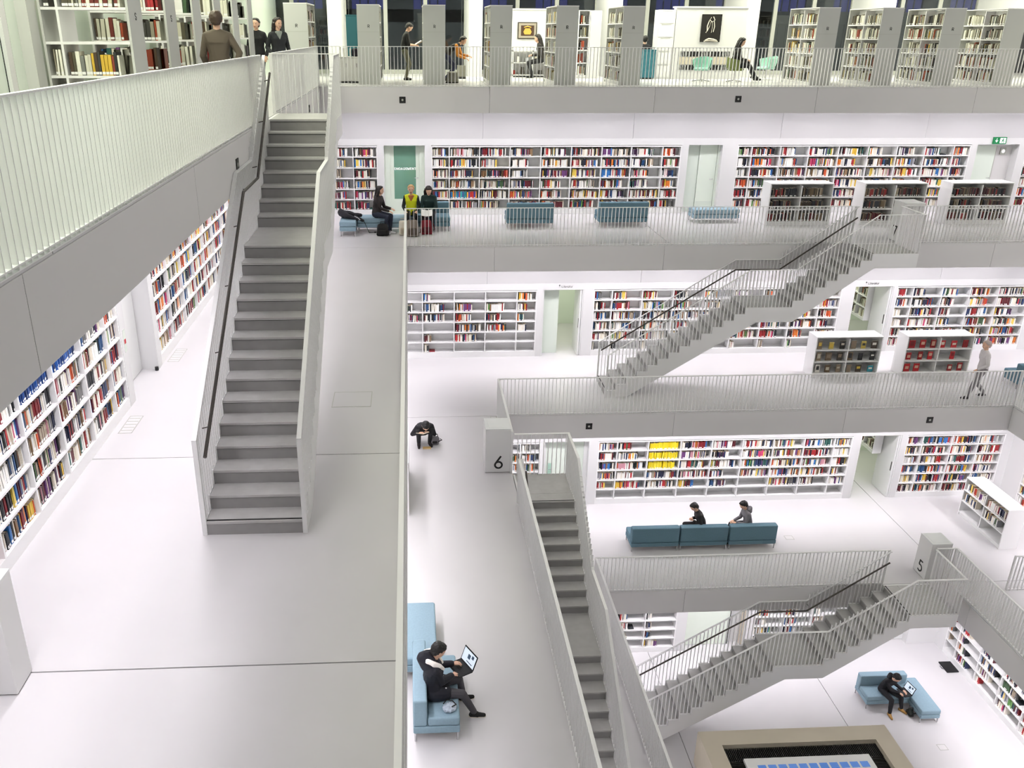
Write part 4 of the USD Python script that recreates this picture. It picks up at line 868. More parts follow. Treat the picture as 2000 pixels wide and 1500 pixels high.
for zz in (.08, .47, .84): t.part('shelf_board', MB().box((3.5, 30.6, Z8 + zz - .03), (4.9, 30.97, Z8 + zz)), M['shelf'])
for xx in (3.5, 4.17, 4.87): t.part('upright', MB().box((xx, 30.6, Z8), (xx + .03, 30.97, Z8 + .84)), M['shelf'])
for q in range(9):
    x = 3.56 + .15 * q; zz = Z8 + (.47 if q % 2 else .08); c_ = ['8a2a22', 'e8e6dc', '3a342c', 'c9ccd2', '5a6a8a', 'e2dccb', '2a2623', 'd8d8d2', '9a4030'][q]
    t2 = Thing('display_item', 'small %s display item, %s from the left on the low white display shelf' % (cname(c_), ordinal(q + 1)), 'ornament', base=(x, 30.75, zz), group='items on the display shelf')
    t2.part('body', MB().tm(rbox((x - .05, 30.68, zz), (x + .05, 30.80, zz + .14 + .05 * (q % 3)), .02, 6)), col(c_))
t = bookcase('side_bookcase', 'white bookcase with grey side standing behind the lounge pillar', 'bookcase', (5.52, 29.8, Z8), UX, -UY, [.03, .36], [.10, .49, .88, 1.27, 1.66], 2.05, .4, style='dull', built=False, tag='side bookcase', seed=140, fills=lambda a, r: (rng.uniform(.6, 1), 'dull'), big=True)
mesh('wall_stub', MB().box((5.9, 29.8, Z8), (6.28, 30.3, Z8 + 2.07)), M['wall'], kind='structure')
def cabinet(name, label, a, b, mat, top=None, cat='cabinet', doors=1):
    t = Thing(name, label, cat, base=((a[0] + b[0]) / 2, a[1], a[2]))
    t.part('body', MB().tm(rbox((a[0], a[1], a[2] + .04), (b[0], b[1], b[2] - .03), .008, 6)), mat)
    t.part('plinth', MB().box((a[0] + .03, a[1] + .04, a[2]), (b[0] - .03, b[1] - .03, a[2] + .04)), M['dark'])
    t.part('top_panel', MB().box((a[0] - .01, a[1] - .01, b[2] - .03), (b[0] + .01, b[1], b[2])), top or mat)
    for q in range(doors):
        x0 = a[0] + .02 + (b[0] - a[0] - .04) * q / doors; x1 = a[0] + .02 + (b[0] - a[0] - .04) * (q + 1) / doors - .008
        d_ = t.part('door', MB().box((x0, a[1] - .012, a[2] + .06), (x1, a[1], b[2] - .05)), mat)
        t.part('grip', MB().box((x1 - .05, a[1] - .024, a[2] + (b[2] - a[2]) * .6), (x1 - .03, a[1] - .012, a[2] + (b[2] - a[2]) * .75)), M['chrome'], under=d_)
    return t
cabinet('tall_cabinet', 'tall teal cabinet standing behind the white counter at the upper left', (-1.85, 28.0, Z8), (-1.2, 28.5, Z8 + 1.87), M['teal'], doors=1)
cabinet('service_counter', 'white counter behind the railing at the upper left', (-2.1, 26.9, Z8), (-1.45, 27.5, Z8 + .72), M['shelf'], doors=2)
t = Thing('desk_item', 'row of upright papers and a dark bag on the white counter', 'papers', base=(-1.7, 27.1, Z8 + .72))
for q in range(4): t.part('paper_stand', MB().box((-2.02 + q * .1, 27.05, Z8 + .72), (-1.98 + q * .1, 27.25, Z8 + .98 - .03 * (q % 2))), M['paper'])
t.part('bag', MB().tm(rbox((-1.66, 27.05, Z8 + .72), (-1.46, 27.3, Z8 + .95), .05, 8)), col('241c2c'))
t = Thing('waste_bin', 'grey cylindrical step stool behind the bending person', 'stool', base=(1.30, 27.0, Z8))
t.part('body', MB().tm(trimesh.creation.cone(.19, 1.2, sections=24).slice_plane((0, 0, .28), (0, 0, -1)).apply_translation((1.30, 27.0, Z8 + .02))), col('8d8c80')); t.part('rim', MB().tm(trimesh.creation.cylinder(.155, .03, transform=trimesh.transformations.translation_matrix((1.30, 27.0, Z8 + .30)))), col('c9c8bc')); t.part('foot', MB().tm(trimesh.creation.cylinder(.2, .03, transform=trimesh.transformations.translation_matrix((1.30, 27.0, Z8 + .015)))), M['dark'])
t = Thing('waste_bin', 'grey square bin by the white fin behind the bending person', 'bin', base=(1.71, 29.5, Z8))
t.part('body', MB().box((1.58, 29.4, Z8 + .06), (1.84, 29.65, Z8 + .40)), col('7c7b70')); t.part('base', MB().box((1.57, 29.39, Z8), (1.85, 29.66, Z8 + .06)), M['dark'])

# ------------------------------------------------------------------ seats
def place(V, org, ang):
    c, s = math.cos(ang), math.sin(ang); V = np.asarray(V, float)
    return np.stack([org[0] + V[:, 0] * c - V[:, 1] * s, org[1] + V[:, 0] * s + V[:, 1] * c, org[2] + V[:, 2]], 1)
def placed(m, org, ang):
    q = m.to_mesh(); return MB().add(place(np.array(q.vert_properties[:, :3]), org, ang), np.array(q.tri_verts))
def sofa(label, org, ang, w, d, back=True, seat=.42, bh=.73, name='sofa', cat='sofa', group=None, mat='sofa', bt=.20):
    """org: floor centre of the rear edge; local +x along, +y to the front"""
    t = Thing(name, label, cat, base=org, group=group)
    hw = w / 2
    t.part('seat_base', placed(rbox((-hw, .0, .15), (hw, d, .27), .015), org, ang), M[mat], smooth=35)
    t.part('seat_cushion', placed(rbox((-hw, bt + .004 if back else 0, .275), (hw, d, seat), .03), org, ang), M[mat], smooth=35)
    if back: t.part('backrest', placed(rbox((-hw, 0, .275), (hw, bt, bh), .03), org, ang), M[mat], smooth=35)
    fr = MB().add(place(np.array(rbox((-hw + .02, .02, .135), (hw - .02, d - .02, .15), .005).to_mesh().vert_properties[:, :3]), org, ang), np.array(rbox((-hw + .02, .02, .135), (hw - .02, d - .02, .15), .005).to_mesh().tri_verts))
    t.part('frame', fr, M['chrome'])
    for x in (-hw + .03, hw - .03):
        for y in (.03, d - .03):
            t.part('leg', MB().tube(place([(x, y, 0), (x, y, .14)], org, ang), .016, 8), M['chrome'])
    return t
PI = math.pi
sofa('blue sofa on which the man with the laptop and fur collar sits', (-.08, 9.97, ZL[6]), -PI / 2, 1.33, .66)
sofa('blue bench without back beyond the laptop man, against the white railing', (-.30, 11.27, ZL[6]), -PI / 2, 1.40, .60, back=False, name='bench', cat='bench')
for i, x in enumerate((6.585, 7.95, 9.33)):
    sofa('teal sofa seen from behind, %s' % ('leftmost and empty one of the three above the grey railing', 'middle one of three, with the man in the dark jacket', 'rightmost of three, with the man in the grey hoodie')[i], (x, 19.83, ZL[5]), 0, 1.33, .66, mat='sofa_dark')
sofa('blue sofa on the lowest floor with a man and his laptop', (12.97, 18.47, 0), PI, 1.32, .66)
sofa('blue bench standing end-on beside the man on the lowest floor', (13.78, 18.52, 0), PI, .54, 1.30, back=False, name='bench', cat='bench')
sofa('light blue bench end with a black jacket on it, left of the seated women', (-1.78, 25.0, ZL[7]), PI, .46, .92, back=False, name='bench', cat='bench')
sofa('long blue bench under the dark-haired woman in profile', (-.86, 25.12, ZL[7]), PI, 1.36, .56, back=False, name='bench', cat='bench')
sofa('dark teal sofa with the two women facing the viewer', (.50, 25.5, ZL[7]), PI, 1.26, .85, mat='sofa_dark')
sofa('dark blue sofa seen from behind, the left one on the gallery with the green door', (3.52, 25.02, ZL[7]), 0, 1.39, .68, mat='sofa_dark')
sofa('dark blue sofa seen from behind, the right one on the gallery with the green door', (6.32, 25.10, ZL[7]), 0, 1.48, .68, mat='sofa_dark')
sofa('long blue backless bench before the second door, behind the railing', (9.29, 25.55, ZL[7]), 0, 1.42, .55, back=False, name='bench', cat='bench')
sofa('corner of a teal sofa cut by the right picture edge on the sixth gallery', (17.75, 21.55, ZL[6]), 0, 1.33, .66, mat='sofa_dark')
bookcase('low_bookcase', 'low white bookcase hidden behind the edge-on railing, its shadow on the floor', 'bookcase', (-.13, 17.35, ZL[6]), -UY, UX, [0, .93, 1.86], LOWZ, 1.22, .52, built=False, tag='hidden low bookcase', seed=88, fills=lambda i, r: (rng.uniform(.6, .95), 'mix'))
def shell_chair(label, x, y, ang, c):
    t = Thing('lounge_chair', label, 'chair', base=(x, y, Z8)); org = (x, y, Z8)
    th = np.linspace(-1.9, 1.9, 15); V = []; F = []
    for i, a in enumerate(th):
        for (r, z) in ((.16, .36), (.25, .42), (.29, .55), (.30, .74 - .10 * abs(a) / 1.9)):
            V.append((r * math.sin(a), -r * math.cos(a), z))
        for (r, z) in ((.31, .74 - .10 * abs(a) / 1.9), (.305, .54), (.265, .41), (.16, .345)):
            V.append((r * math.sin(a), -r * math.cos(a), z))
    for i in range(14):
        for k in range(8): F.append((i * 8 + k, (i + 1) * 8 + k, (i + 1) * 8 + (k + 1) % 8, i * 8 + (k + 1) % 8))
    t.part('shell', MB().add(place(V, org, ang), F), col(c), smooth=50)
    t.part('seat', placed(rbox((-.22, -.2, .33), (.22, .24, .41), .04), org, ang), col(c), smooth=40)
    t.part('stem', MB().tube([(x, y, Z8 + .05), (x, y, Z8 + .34)], .022, 8), M['chrome'])
    for q in range(4):
        a = ang + q * PI / 2 + .4; t.part('foot', MB().tube([(x, y, Z8 + .05), (x + .27 * math.cos(a), y + .27 * math.sin(a), Z8 + .015)], .014, 6), M['chrome'])
shell_chair('empty mint green shell chair in front of the white partition', 9.15, 28.0, 2.6, '8fc0b0')
shell_chair('olive green shell chair under the woman with long black hair', 10.15, 27.85, 1.4 - PI, '6f7a45')
shell_chair('pale mint shell chair behind the bookcase right of the lounge', 11.6, 29.0, 1.8, '9fc9bb')
cabinet('teal_armchair', 'teal back of a tall armchair with a head showing above it', (7.62, 29.45, Z8), (8.05, 30.0, Z8 + .9), M['teal'], cat='armchair', doors=0)

# ------------------------------------------------------------------ raised skylight on the lowest floor
t = Thing('skylight_block', 'beige raised block with dark grating and a panel of small blue glass squares', 'skylight', base=(9.4, 13, 0))
a0, a1, b1, b0, hh = 7.0, 11.82, 16.22, 11.5, 1.0; rm = .46
for (p, q) in (((a0, b1 - rm, 0), (a1, b1, hh)), ((a0, b0, 0), (a0 + rm, b1 - rm, hh)), ((a1 - rm, b0, 0), (a1, b1 - rm, hh))):
    t.part('rim', MB().box(p, q), M['beige'])
t.part('grating_bed', MB().box((a0 + rm, b0, .78), (a1 - rm, b1 - rm, .82)), M['grille_back'])
gx = np.arange(a0 + rm + .02, a1 - rm, .046)
for q in range(6):
    m = MB()
    for x in gx[q::6] if False else gx[int(len(gx) * q / 6):int(len(gx) * (q + 1) / 6)]: m.box((x, b1 - rm - .42, .83), (x + .02, b1 - rm - .01, .88))
    t.part('grating', m, M['grille'])
for s_ in (a0 + rm + .01, a1 - rm - .40):
    m = MB()
    for y in np.arange(b0, b1 - rm - .44, .046): m.box((s_, y, .83), (s_ + .39, y + .02, .88))
    t.part('grating', m, M['grille'])
px0, px1, py1 = a0 + rm + .40, a1 - rm - .38, b1 - rm - .40
t.part('glass_panel', MB().box((px0, b0, .82), (px1, py1, .95)), M['shelf'])
nb = 11; pw = (px1 - px0 - .35) / nb
for i in range(nb):
    for j in range(5):
        x = px0 + .26 + i * pw; y = py1 - .22 - j * pw - .17
        t.part('glass_block', MB().box((x, y, .94), (x + pw - .06, y + .165, .962)), M['glassblock'])
# ------------------------------------------------------------------ people
def sph(c, r, n=10):
    return m3.Manifold.sphere(r, n).translate([float(v) for v in c])
def hull(*ms): return m3.Manifold.batch_hull(list(ms))
def chain(pts, rs, n=10):
    S = [sph(p, r, n) for p, r in zip(pts, rs)]
    return [hull(a, b) for a, b in zip(S[:-1], S[1:])]
def union(ms): return m3.Manifold.batch_boolean(ms, m3.OpType.Add)
def smoothed(man, res, it=5):
    q = man.refine_to_length(res).to_mesh()
    tm_ = trimesh.Trimesh(np.array(q.vert_properties[:, :3], float), np.array(q.tri_verts), process=True)
    if it: trimesh.smoothing.filter_taubin(tm_, lamb=.5, nu=.53, iterations=it)
    return tm_
def ik(a, b, l1, l2, pole):
    a, b, pole = (np.asarray(v, float) for v in (a, b, pole)); d = b - a; L = np.linalg.norm(d); L2 = min(L, (l1 + l2) * .995); d = d / max(L, 1e-6); b = a + d * L2
    x = (l1 * l1 - l2 * l2 + L2 * L2) / (2 * L2); h = math.sqrt(max(l1 * l1 - x * x, 0)); p = pole - d * np.dot(pole, d); p /= max(np.linalg.norm(p), 1e-6)
    return a + d * x + p * h, b
def rot_y(v, a):
    """tilt forward (x) by angle a about the side axis"""
    x, y, z = v; return np.array([x * math.cos(a) + z * math.sin(a), y, -x * math.sin(a) + z * math.cos(a)])
def person(label, x, y, z, face, hip, lean, head, feet, hands, coat, legs, shoes, hair, style='short', skin='dfb59b', scale=1.0, knee=(1, 0, .6), elbow=(-.3, 0, -1), hood=None, sleeves=None, detail=.024, sole=None, side_lean=0.0, coat_r=1.0, sleeve_end=.92, beard=False, coat_open=None, scarf=None, group=None, skirt=False, buttons=None):
    """face: heading in degrees (0 = +x); local x forward, y to the person's left. lean = (lower, upper) degrees; head = (nod, turn) degrees; feet/hands: left then right, local targets"""
    t = Thing('person', label, 'person', base=(x, y, z), group=group)
    a = math.radians(face); R = np.array([[math.cos(a), -math.sin(a), 0], [math.sin(a), math.cos(a), 0], [0, 0, 1]])
    def W(mesh_):
        V = np.array(mesh_.vertices) * scale; return MB().add(V @ R.T + np.array([x, y, z]), np.array(mesh_.faces))
    l1, l2 = (math.radians(v) for v in lean); hp = np.array([0, 0, hip])
    sl = np.array([0, math.sin(side_lean), 0])
    u1, u2 = rot_y((0, 0, 1), l1) + sl, rot_y((0, 0, 1), l2) + sl; f2 = rot_y((1, 0, 0), l2)
    waist = hp + .19 * u1; chest = waist + .17 * u2; nb = chest + .145 * u2
    nod, turn = math.radians(head[0]), math.radians(head[1])
    uh = rot_y((0, 0, 1), l2 * .55 + nod * .6); hc = nb + .055 * rot_y((0, 0, 1), l2) + .125 * uh
    Tn = np.array([[math.cos(turn), -math.sin(turn), 0], [math.sin(turn), math.cos(turn), 0], [0, 0, 1]])
    def hd(v):
        return hc + Tn @ rot_y(v, nod + l2 * .3)
    S = np.array([0, 1.0, 0])
    sh = {s: chest + .09 * u2 + s * .165 * S for s in (1, -1)}; hj = {s: hp + s * .088 * S for s in (1, -1)}
    body, coatm, legm, shoem, solem = [], [], [], [], []
    cr = coat_r
    coatm += [hull(sph(hp + .02 * u1 + .06 * S, .115 * cr), sph(hp + .02 * u1 - .06 * S, .115 * cr), sph(waist + .045 * S, .105 * cr), sph(waist - .045 * S, .105 * cr)),
              hull(sph(waist + .045 * S, .105 * cr), sph(waist - .045 * S, .105 * cr), sph(chest + .085 * S + .01 * f2, .105 * cr), sph(chest - .085 * S + .01 * f2, .105 * cr)),
              hull(sph(chest + .085 * S, .105 * cr), sph(chest - .085 * S, .105 * cr), sph(sh[1] - .02 * S, .068 * cr), sph(sh[-1] + .02 * S, .068 * cr), sph(nb, .06))]
    body += [hull(sph(hp + .05 * S, .07), sph(hp - .05 * S, .07), sph(waist + .03 * S, .07), sph(waist - .03 * S, .07)), hull(sph(waist + .03 * S, .07), sph(waist - .03 * S, .07), sph(chest + .06 * S, .07), sph(chest - .06 * S, .07))]
    body += chain([chest + .1 * u2, nb, nb + .6 * (hc - nb)], [.06, .052, .05])
    # head: skull, forehead, cheeks, jaw, nose, ears
    body += [hull(sph(hd((-.022, 0, .018)), .088, 14), sph(hd((.03, 0, .03)), .075, 14), sph(hd((.048, .022, -.03)), .048), sph(hd((.048, -.022, -.03)), .048), sph(hd((.058, 0, -.085)), .032)),
             hull(sph(hd((.094, 0, .005)), .010, 8), sph(hd((.106, 0, -.030)), .013, 8), sph(hd((.088, 0, -.036)), .017, 8)),
             hull(sph(hd((-.008, .084, .008)), .014, 8), sph(hd((-.004, .084, -.028)), .011, 8), sph(hd((-.02, .09, -.002)), .010, 8)),
             hull(sph(hd((-.008, -.084, .008)), .014, 8), sph(hd((-.004, -.084, -.028)), .011, 8), sph(hd((-.02, -.09, -.002)), .010, 8))]
    for s, ft, hn in ((1, feet[0], hands[0]), (-1, feet[1], hands[1])):
        ank = np.array([ft[0], ft[1], ft[2] + .075])
        k_, ank = ik(hj[s], ank, .43, .42, np.array(knee) + np.array([0, s * (ft[4] if len(ft) > 4 else .12), 0]))
        legm += chain([hj[s], k_, ank + np.array([0, 0, .02])], [.092, .066, .048]); body += chain([hj[s], k_, ank], [.07, .05, .036])
        ta = math.radians(ft[3] if len(ft) > 3 else 0); td = np.array([math.cos(ta), math.sin(ta), 0]); base = ank - np.array([0, 0, .04])
        shoem += [hull(sph(base - .035 * td, .038), sph(base + .06 * td + np.array([0, 0, -.003]), .040), sph(ank + .0 * td, .042)), hull(sph(base + .06 * td, .038), sph(base + .15 * td - np.array([0, 0, .010]), .030))]
        solem += [hull(*[sph(base + q * td - np.array([0, 0, .030]), .0 + .034) for q in (-.04, .06)], sph(base + .155 * td - np.array([0, 0, .030]), .028)).trim_by_plane([0, 0, -1], -float((base[2] - .022)))]
        wr = np.array(hn[:3], float); el, wr = ik(sh[s], wr, .285, .25, np.array(elbow) + np.array([0, s * .35, 0]))
        arm = chain([sh[s], el, el + (wr - el) * sleeve_end], [.060 * cr, .050 * cr, .040 * cr]); coatm += arm if sleeves is None else []
        if sleeves is not None:
            t.part('sleeve', W(smoothed(union(arm), detail, 3)), col(sleeves), smooth=60)
        body += chain([sh[s], el, wr], [.042, .037, .026])
        d = (wr - el) / np.linalg.norm(wr - el); sd = np.cross(d, (0, 0, 1)); sd /= max(np.linalg.norm(sd), 1e-6); up = np.cross(sd, d)
        pc = wr + .055 * d
        body += [hull(sph(wr, .024, 8), sph(pc + .028 * sd + .02 * d, .013, 8), sph(pc - .028 * sd + .02 * d, .013, 8), sph(pc, .018, 8))]
        for q, (o_, L) in enumerate(((-.030, .060), (-.010, .072), (.010, .068), (.029, .052))):
            b0 = pc + .025 * d + o_ * sd; b1 = b0 + L * .5 * d - .010 * up; b2 = b1 + L * .42 * d * .7 - .026 * up
            body += chain([b0, b1, b2], [.0095, .0088, .0078], 6)
        tb = wr + .03 * d - s * .026 * sd; body += chain([tb, tb + .032 * d - s * .022 * sd - .008 * up, tb + .058 * d - s * .022 * sd - .022 * up], [.012, .010, .0085], 6)
    bp = t.part('body', W(smoothed(union(body), detail * .8, 2)), col(skin, .6), smooth=60)
    ey = MB(); mo = MB()
    for s in (1, -1):
        q = hull(sph(hd((.089, s * .031, .010)), .011, 8), sph(hd((.087, s * .038, .010)), .009, 8)).to_mesh(); v = np.array(q.vert_properties[:, :3]) * scale
        ey.add(v @ R.T + np.array([x, y, z]), np.array(q.tri_verts))
        q = hull(sph(hd((.094, s * .020, .030)), .005, 6), sph(hd((.084, s * .046, .031)), .005, 6)).to_mesh(); v = np.array(q.vert_properties[:, :3]) * scale
        ey.add(v @ R.T + np.array([x, y, z]), np.array(q.tri_verts))
    t.part('eyes', ey, M['black'], under=bp)
    q = hull(sph(hd((.092, .020, -.064)), .006, 6), sph(hd((.092, -.020, -.064)), .006, 6), sph(hd((.097, 0, -.062)), .007, 6)).to_mesh(); v = np.array(q.vert_properties[:, :3]) * scale
    t.part('mouth', mo.add(v @ R.T + np.array([x, y, z]), np.array(q.tri_verts)), col('9a5a50'), under=bp)
    t.part('trousers', W(smoothed(union(legm + [hull(sph(hj[1], .10), sph(hj[-1], .10), sph(hp + .06 * u1, .10))]), detail, 4)), col(legs), smooth=60)
    for m_ in (shoem[:2], shoem[2:]): t.part('shoe', W(smoothed(union(m_), detail, 2)), col(shoes), smooth=60)
    if sole:
        for m_ in solem: t.part('sole', W(trimesh.Trimesh(*[np.array(v_) for v_ in (m_.to_mesh().vert_properties[:, :3], m_.to_mesh().tri_verts)])), col(sole))
    cap = hull(sph(hd((-.026, 0, .026)), .098, 14), sph(hd((.020, 0, .046)), .084, 14), sph(hd((-.03, 0, -.03)), .082, 12))
    if skirt:
        kn = [ik(hj[s], np.array([ft[0], ft[1], ft[2] + .075]), .43, .42, np.array(knee) + np.array([0, s * .12, 0]))[0] for s, ft in ((1, feet[0]), (-1, feet[1]))]
        coatm += [hull(sph(hj[s], .14), sph(hj[s] + .42 * (kk - hj[s]), .112)) for s, kk in zip((1, -1), kn)] + [hull(sph(hp + .06 * S, .14), sph(hp - .06 * S, .14), sph(waist, .13))]
    jk = t.part('jacket', W(smoothed(union(coatm), detail, 4)), col(coat), smooth=60)
    n_ = rot_y((-.80, 0, .60), nod + l2 * .3); n_ = Tn @ n_; pt = hd((.028, 0, .038))
    hm = [cap.trim_by_plane([float(v) for v in n_], float(np.dot(n_, pt)))]
    if style in ('long', 'loose'):
        for s in (1, -1):
            hm += chain([hd((-.03, s * .075, .0)), hd((-.035, s * .085, -.10)), nb + s * .10 * S - .03 * f2 - .06 * u2, nb + s * .09 * S + .02 * f2 - .20 * u2], [.045, .042, .045, .022], 8)
        hm += [hull(sph(hd((-.06, 0, -.02)), .075), sph(nb - .075 * f2 - .05 * u2, .07), sph(nb - .085 * f2 - .22 * u2, .045))]
    if style == 'tied': hm += chain([hd((-.09, 0, .03)), hd((-.14, 0, .0)), hd((-.15, 0, -.09))], [.035, .04, .02], 8)
    hr = smoothed(union(hm), detail * .7, 2); hv = np.array(hr.vertices); hv += ((meshkit.fbm(hv * 45, 2, 3) - .5)[:, None] * .022 + .002) * np.array(hr.vertex_normals); hr.vertices = hv
    t.part('hair', W(hr), col(hair, .5), smooth=60)
    if buttons:
        bm = MB()
        for (fx, sy, uz_) in ((.150, .11, .12), (.155, .12, -.02), (.15, -.12, .10)):
            q = sph(hp + fx * f2 * cr + sy * S + uz_ * u1, .013, 8).to_mesh(); bm.add((np.array(q.vert_properties[:, :3]) * scale) @ R.T + np.array([x, y, z]), np.array(q.tri_verts))
        t.part('button', bm, col(buttons), under=jk)
    if hood:
        b = nb - .06 * f2; hk = 1.0 if hood != coat else .72
        hmsh = union([hull(sph(b + .10 * S * hk + .02 * u2, .062 * hk * cr), sph(b - .10 * S * hk + .02 * u2, .062 * hk * cr), sph(b - .10 * f2 * hk + .04 * u2 * hk, .080 * hk * cr), sph(b - .05 * f2 - .10 * u2, .065 * hk * cr))])
        t.part('hood', W(smoothed(hmsh, detail, 3)), col(coat), under=jk, smooth=60)
        if hood != coat:
            ring = [nb + .13 * f2 + .07 * S - .10 * u2, nb + .06 * f2 + .135 * S - .0 * u2, nb - .03 * f2 + .145 * S + .045 * u2, nb - .11 * f2 + .10 * S + .06 * u2, nb - .14 * f2 + .0 * S + .06 * u2, nb - .11 * f2 - .10 * S + .06 * u2, nb - .03 * f2 - .145 * S + .045 * u2, nb + .06 * f2 - .135 * S, nb + .13 * f2 - .07 * S - .10 * u2]
            t.part('fur_trim', W(smoothed(union(chain(ring, [.026, .036, .042, .044, .044, .044, .042, .036, .026], 10)), detail, 2)), col(hood, .9), under=jk, smooth=60)
    if scarf:
        ring = [nb + .075 * (math.cos(q) * f2 + math.sin(q) * S) - .01 * u2 for q in np.linspace(0, 2 * PI, 9)]
        t.part('scarf', W(smoothed(union(chain(ring, [.034] * 9, 8) + [hull(sph(nb + .07 * f2 + .05 * S, .03), sph(nb + .07 * f2 - .05 * S, .03), sph(nb + .10 * f2 - .13 * u2, .018))]), detail, 2)), col(scarf), under=jk, smooth=60)
    if coat_open:
        zp = [nb + .085 * f2 - .06 * u2, chest + .118 * f2, waist + .125 * f2, hp + .13 * f2 + .02 * u1]
        q = MB().tube((np.array(zp) * scale) @ R.T + np.array([x, y, z]), .008, 6); t.part('zip', q, col(coat_open), under=jk)
    return t
SIT = .42 + .10
person('young man in a dark parka with white fur collar typing on the blue sofa', .20, 9.80, ZL[6], 6, SIT, (0, 6), (36, 18), [(.50, .26, 0, 5), (.60, -.10, 0, -8)], [(.34, .26, .70), (.30, .06, .66)], '12131f', '47454a', '101010', '0d0b0b', hood='f6f2ea', sole='d8d4c4', coat_open='dcdcdc', detail=.016, coat_r=1.24, skirt=True, buttons='f0f0f0')
person('crouching reader in black holding an open book next to the edge-on railing', .20, 18.98, ZL[6], -82, .27, (34, 62), (46, 0), [(.24, .14, 0, 8), (.26, -.13, 0, -8)], [(.40, .09, .42), (.40, -.14, .42)], '16151c', '1c1d22', '20191a', '0c0b0d', knee=(.7, 0, 1.2), coat_r=1.08)
person('man in a dark jacket bent over his phone on the middle teal sofa', 7.98, 20.24, ZL[5], 176, SIT, (6, 26), (38, 0), [(.36, .14, 0, 0), (.30, -.12, .02, 0)], [(.24, .05, .72), (.25, -.06, .74)], '1b1a1a', '141416', '17171a', '14100f', knee=(.6, 0, 1.2), coat_r=1.08)
person('man in a grey hoodie reading on the right teal sofa', 9.30, 20.24, ZL[5], 178, SIT, (4, 18), (34, 0), [(.50, .13, 0, 0), (.50, -.12, 0, 0)], [(.36, .10, .66), (.38, -.06, .64)], '77757a', '232329', '1a1a1c', '14100f', hood='77757a')
person('man in black with a hood typing on a laptop on the lowest floor', 12.86, 18.03, 0, -74, SIT, (12, 30), (34, 14), [(.42, .30, 0, 14), (.46, -.14, 0, -18)], [(.30, .34, .60), (.36, .16, .60)], '15151c', '17171d', 'b3894a', '100d0d', hood='15151c', sole='8a6a3a')
person('dark-haired woman in profile gesturing on the long blue bench', -.98, 24.72, ZL[7], -24, SIT, (4, 14), (4, 18), [(.44, -.06, 0, 0), (.38, -.24, 0, -8)], [(.38, .16, .66), (.40, -.02, .62)], '2b2526', '20263a', 'e6e6e8', '1c1413', style='long')
person('blonde woman in a bright yellow top facing the viewer', .02, 24.92, ZL[7], -92, SIT, (2, 10), (8, 0), [(.46, .10, 0, 4), (.46, -.10, 0, -4)], [(.28, .16, .60), (.28, -.16, .60)], 'd9e021', '121214', '16161a', 'cfa878', style='tied', sleeves='22282a', scarf='b0683c')
person('dark-haired woman in dark green reading papers on her lap', .54, 24.92, ZL[7], -96, SIT, (4, 16), (34, 16), [(.46, .10, 0, 4), (.46, -.10, 0, -4)], [(.32, .10, .62), (.32, -.12, .62)], '15302f', '16171c', '1a1416', '1d1314', style='long')
person('man in a black T-shirt and olive trousers reading a book beside the shelves', -.12, 28.5, Z8, 8, .88, (2, 14), (40, 0), [(.06, .10, 0, 4), (.02, -.10, 0, -4)], [(.34, .10, 1.02), (.34, -.08, 1.02)], '121212', '5d5a48', '1c1a18', '15100e', knee=(1, 0, 0), sleeve_end=.05, coat_r=1.02)
person('person in an orange top and dark vest bending forward over a low bin', 1.18, 28.3, Z8, -12, .74, (34, 62), (10, 0), [(-.02, .11, 0, 0), (.04, -.11, 0, 0)], [(.66, .10, .72), (.60, -.10, .66)], '1d1816', '1f2440', '1a1a1a', '17120f', knee=(1, 0, 0), sleeves='c9822e')
person('person in a dark coat sitting beside the low white display shelf', 4.40, 30.1, Z8, 175, .56, (6, 14), (14, 0), [(.30, .10, 0, 0), (.28, -.10, 0, 0)], [(.30, .10, .72), (.30, -.08, .70)], '25201d', '1a1a1e', '151515', '1c1412', style='long')
person('woman with long black hair sitting in the olive shell chair', 10.12, 27.85, Z8, -6, SIT - .02, (2, 14), (20, 0), [(.62, .08, .10, 0), (.66, -.10, .05, 0)], [(.32, .12, .66), (.34, -.10, .64)], '1a1716', '17171b', '141414', '0f0b0b', style='long')
person('person seen from behind in the tall teal armchair', 7.83, 30.1, Z8, 80, SIT, (0, 6), (10, 0), [(.46, .10, 0, 0), (.46, -.10, 0, 0)], [(.30, .14, .62), (.30, -.14, .62)], '1c1c22', '1c1c22', '141414', '0e0c0c')
person('woman with a patterned grey scarf walking behind the left balcony rail', -2.92, 20.9, Z8, -60, .88, (0, 4), (6, 20), [(.14, .09, 0, 0), (-.10, -.09, 0, 0)], [(.18, .20, .92), (.16, -.20, .92)], '23262a', '16161a', '161616', '20140f', style='loose', knee=(1, 0, 0), scarf='8e958f')
person('person in black standing by the window behind the left balcony rail', -3.55, 22.0, Z8, -100, .88, (0, 4), (4, 0), [(.05, .10, 0, 0), (0, -.10, 0, 0)], [(.10, .22, .86), (.10, -.22, .86)], '111116', '111116', '141414', '120e0d', knee=(1, 0, 0))
person('person in brown walking past the tall bookcases of the left balcony', -2.86, 14.05, Z8, 100, .88, (0, 4), (4, 0), [(.18, .09, 0, 0), (-.14, -.09, 0, 0)], [(.20, .20, .90), (-.10, -.22, .86)], '5d5347', '3d3833', '2c2825', '4a3b30', knee=(1, 0, 0))
person('person in pale clothes walking behind the railing at the right of the sixth gallery', 15.55, 21.0, ZL[6], 170, .88, (0, 5), (6, 0), [(.26, .09, 0, 0), (-.22, -.09, .04, 0)], [(.22, .20, .92), (-.14, -.22, .88)], 'd9d4d6', '8f8a8f', '4a474a', 'b9a9a4', knee=(1, 0, 0))

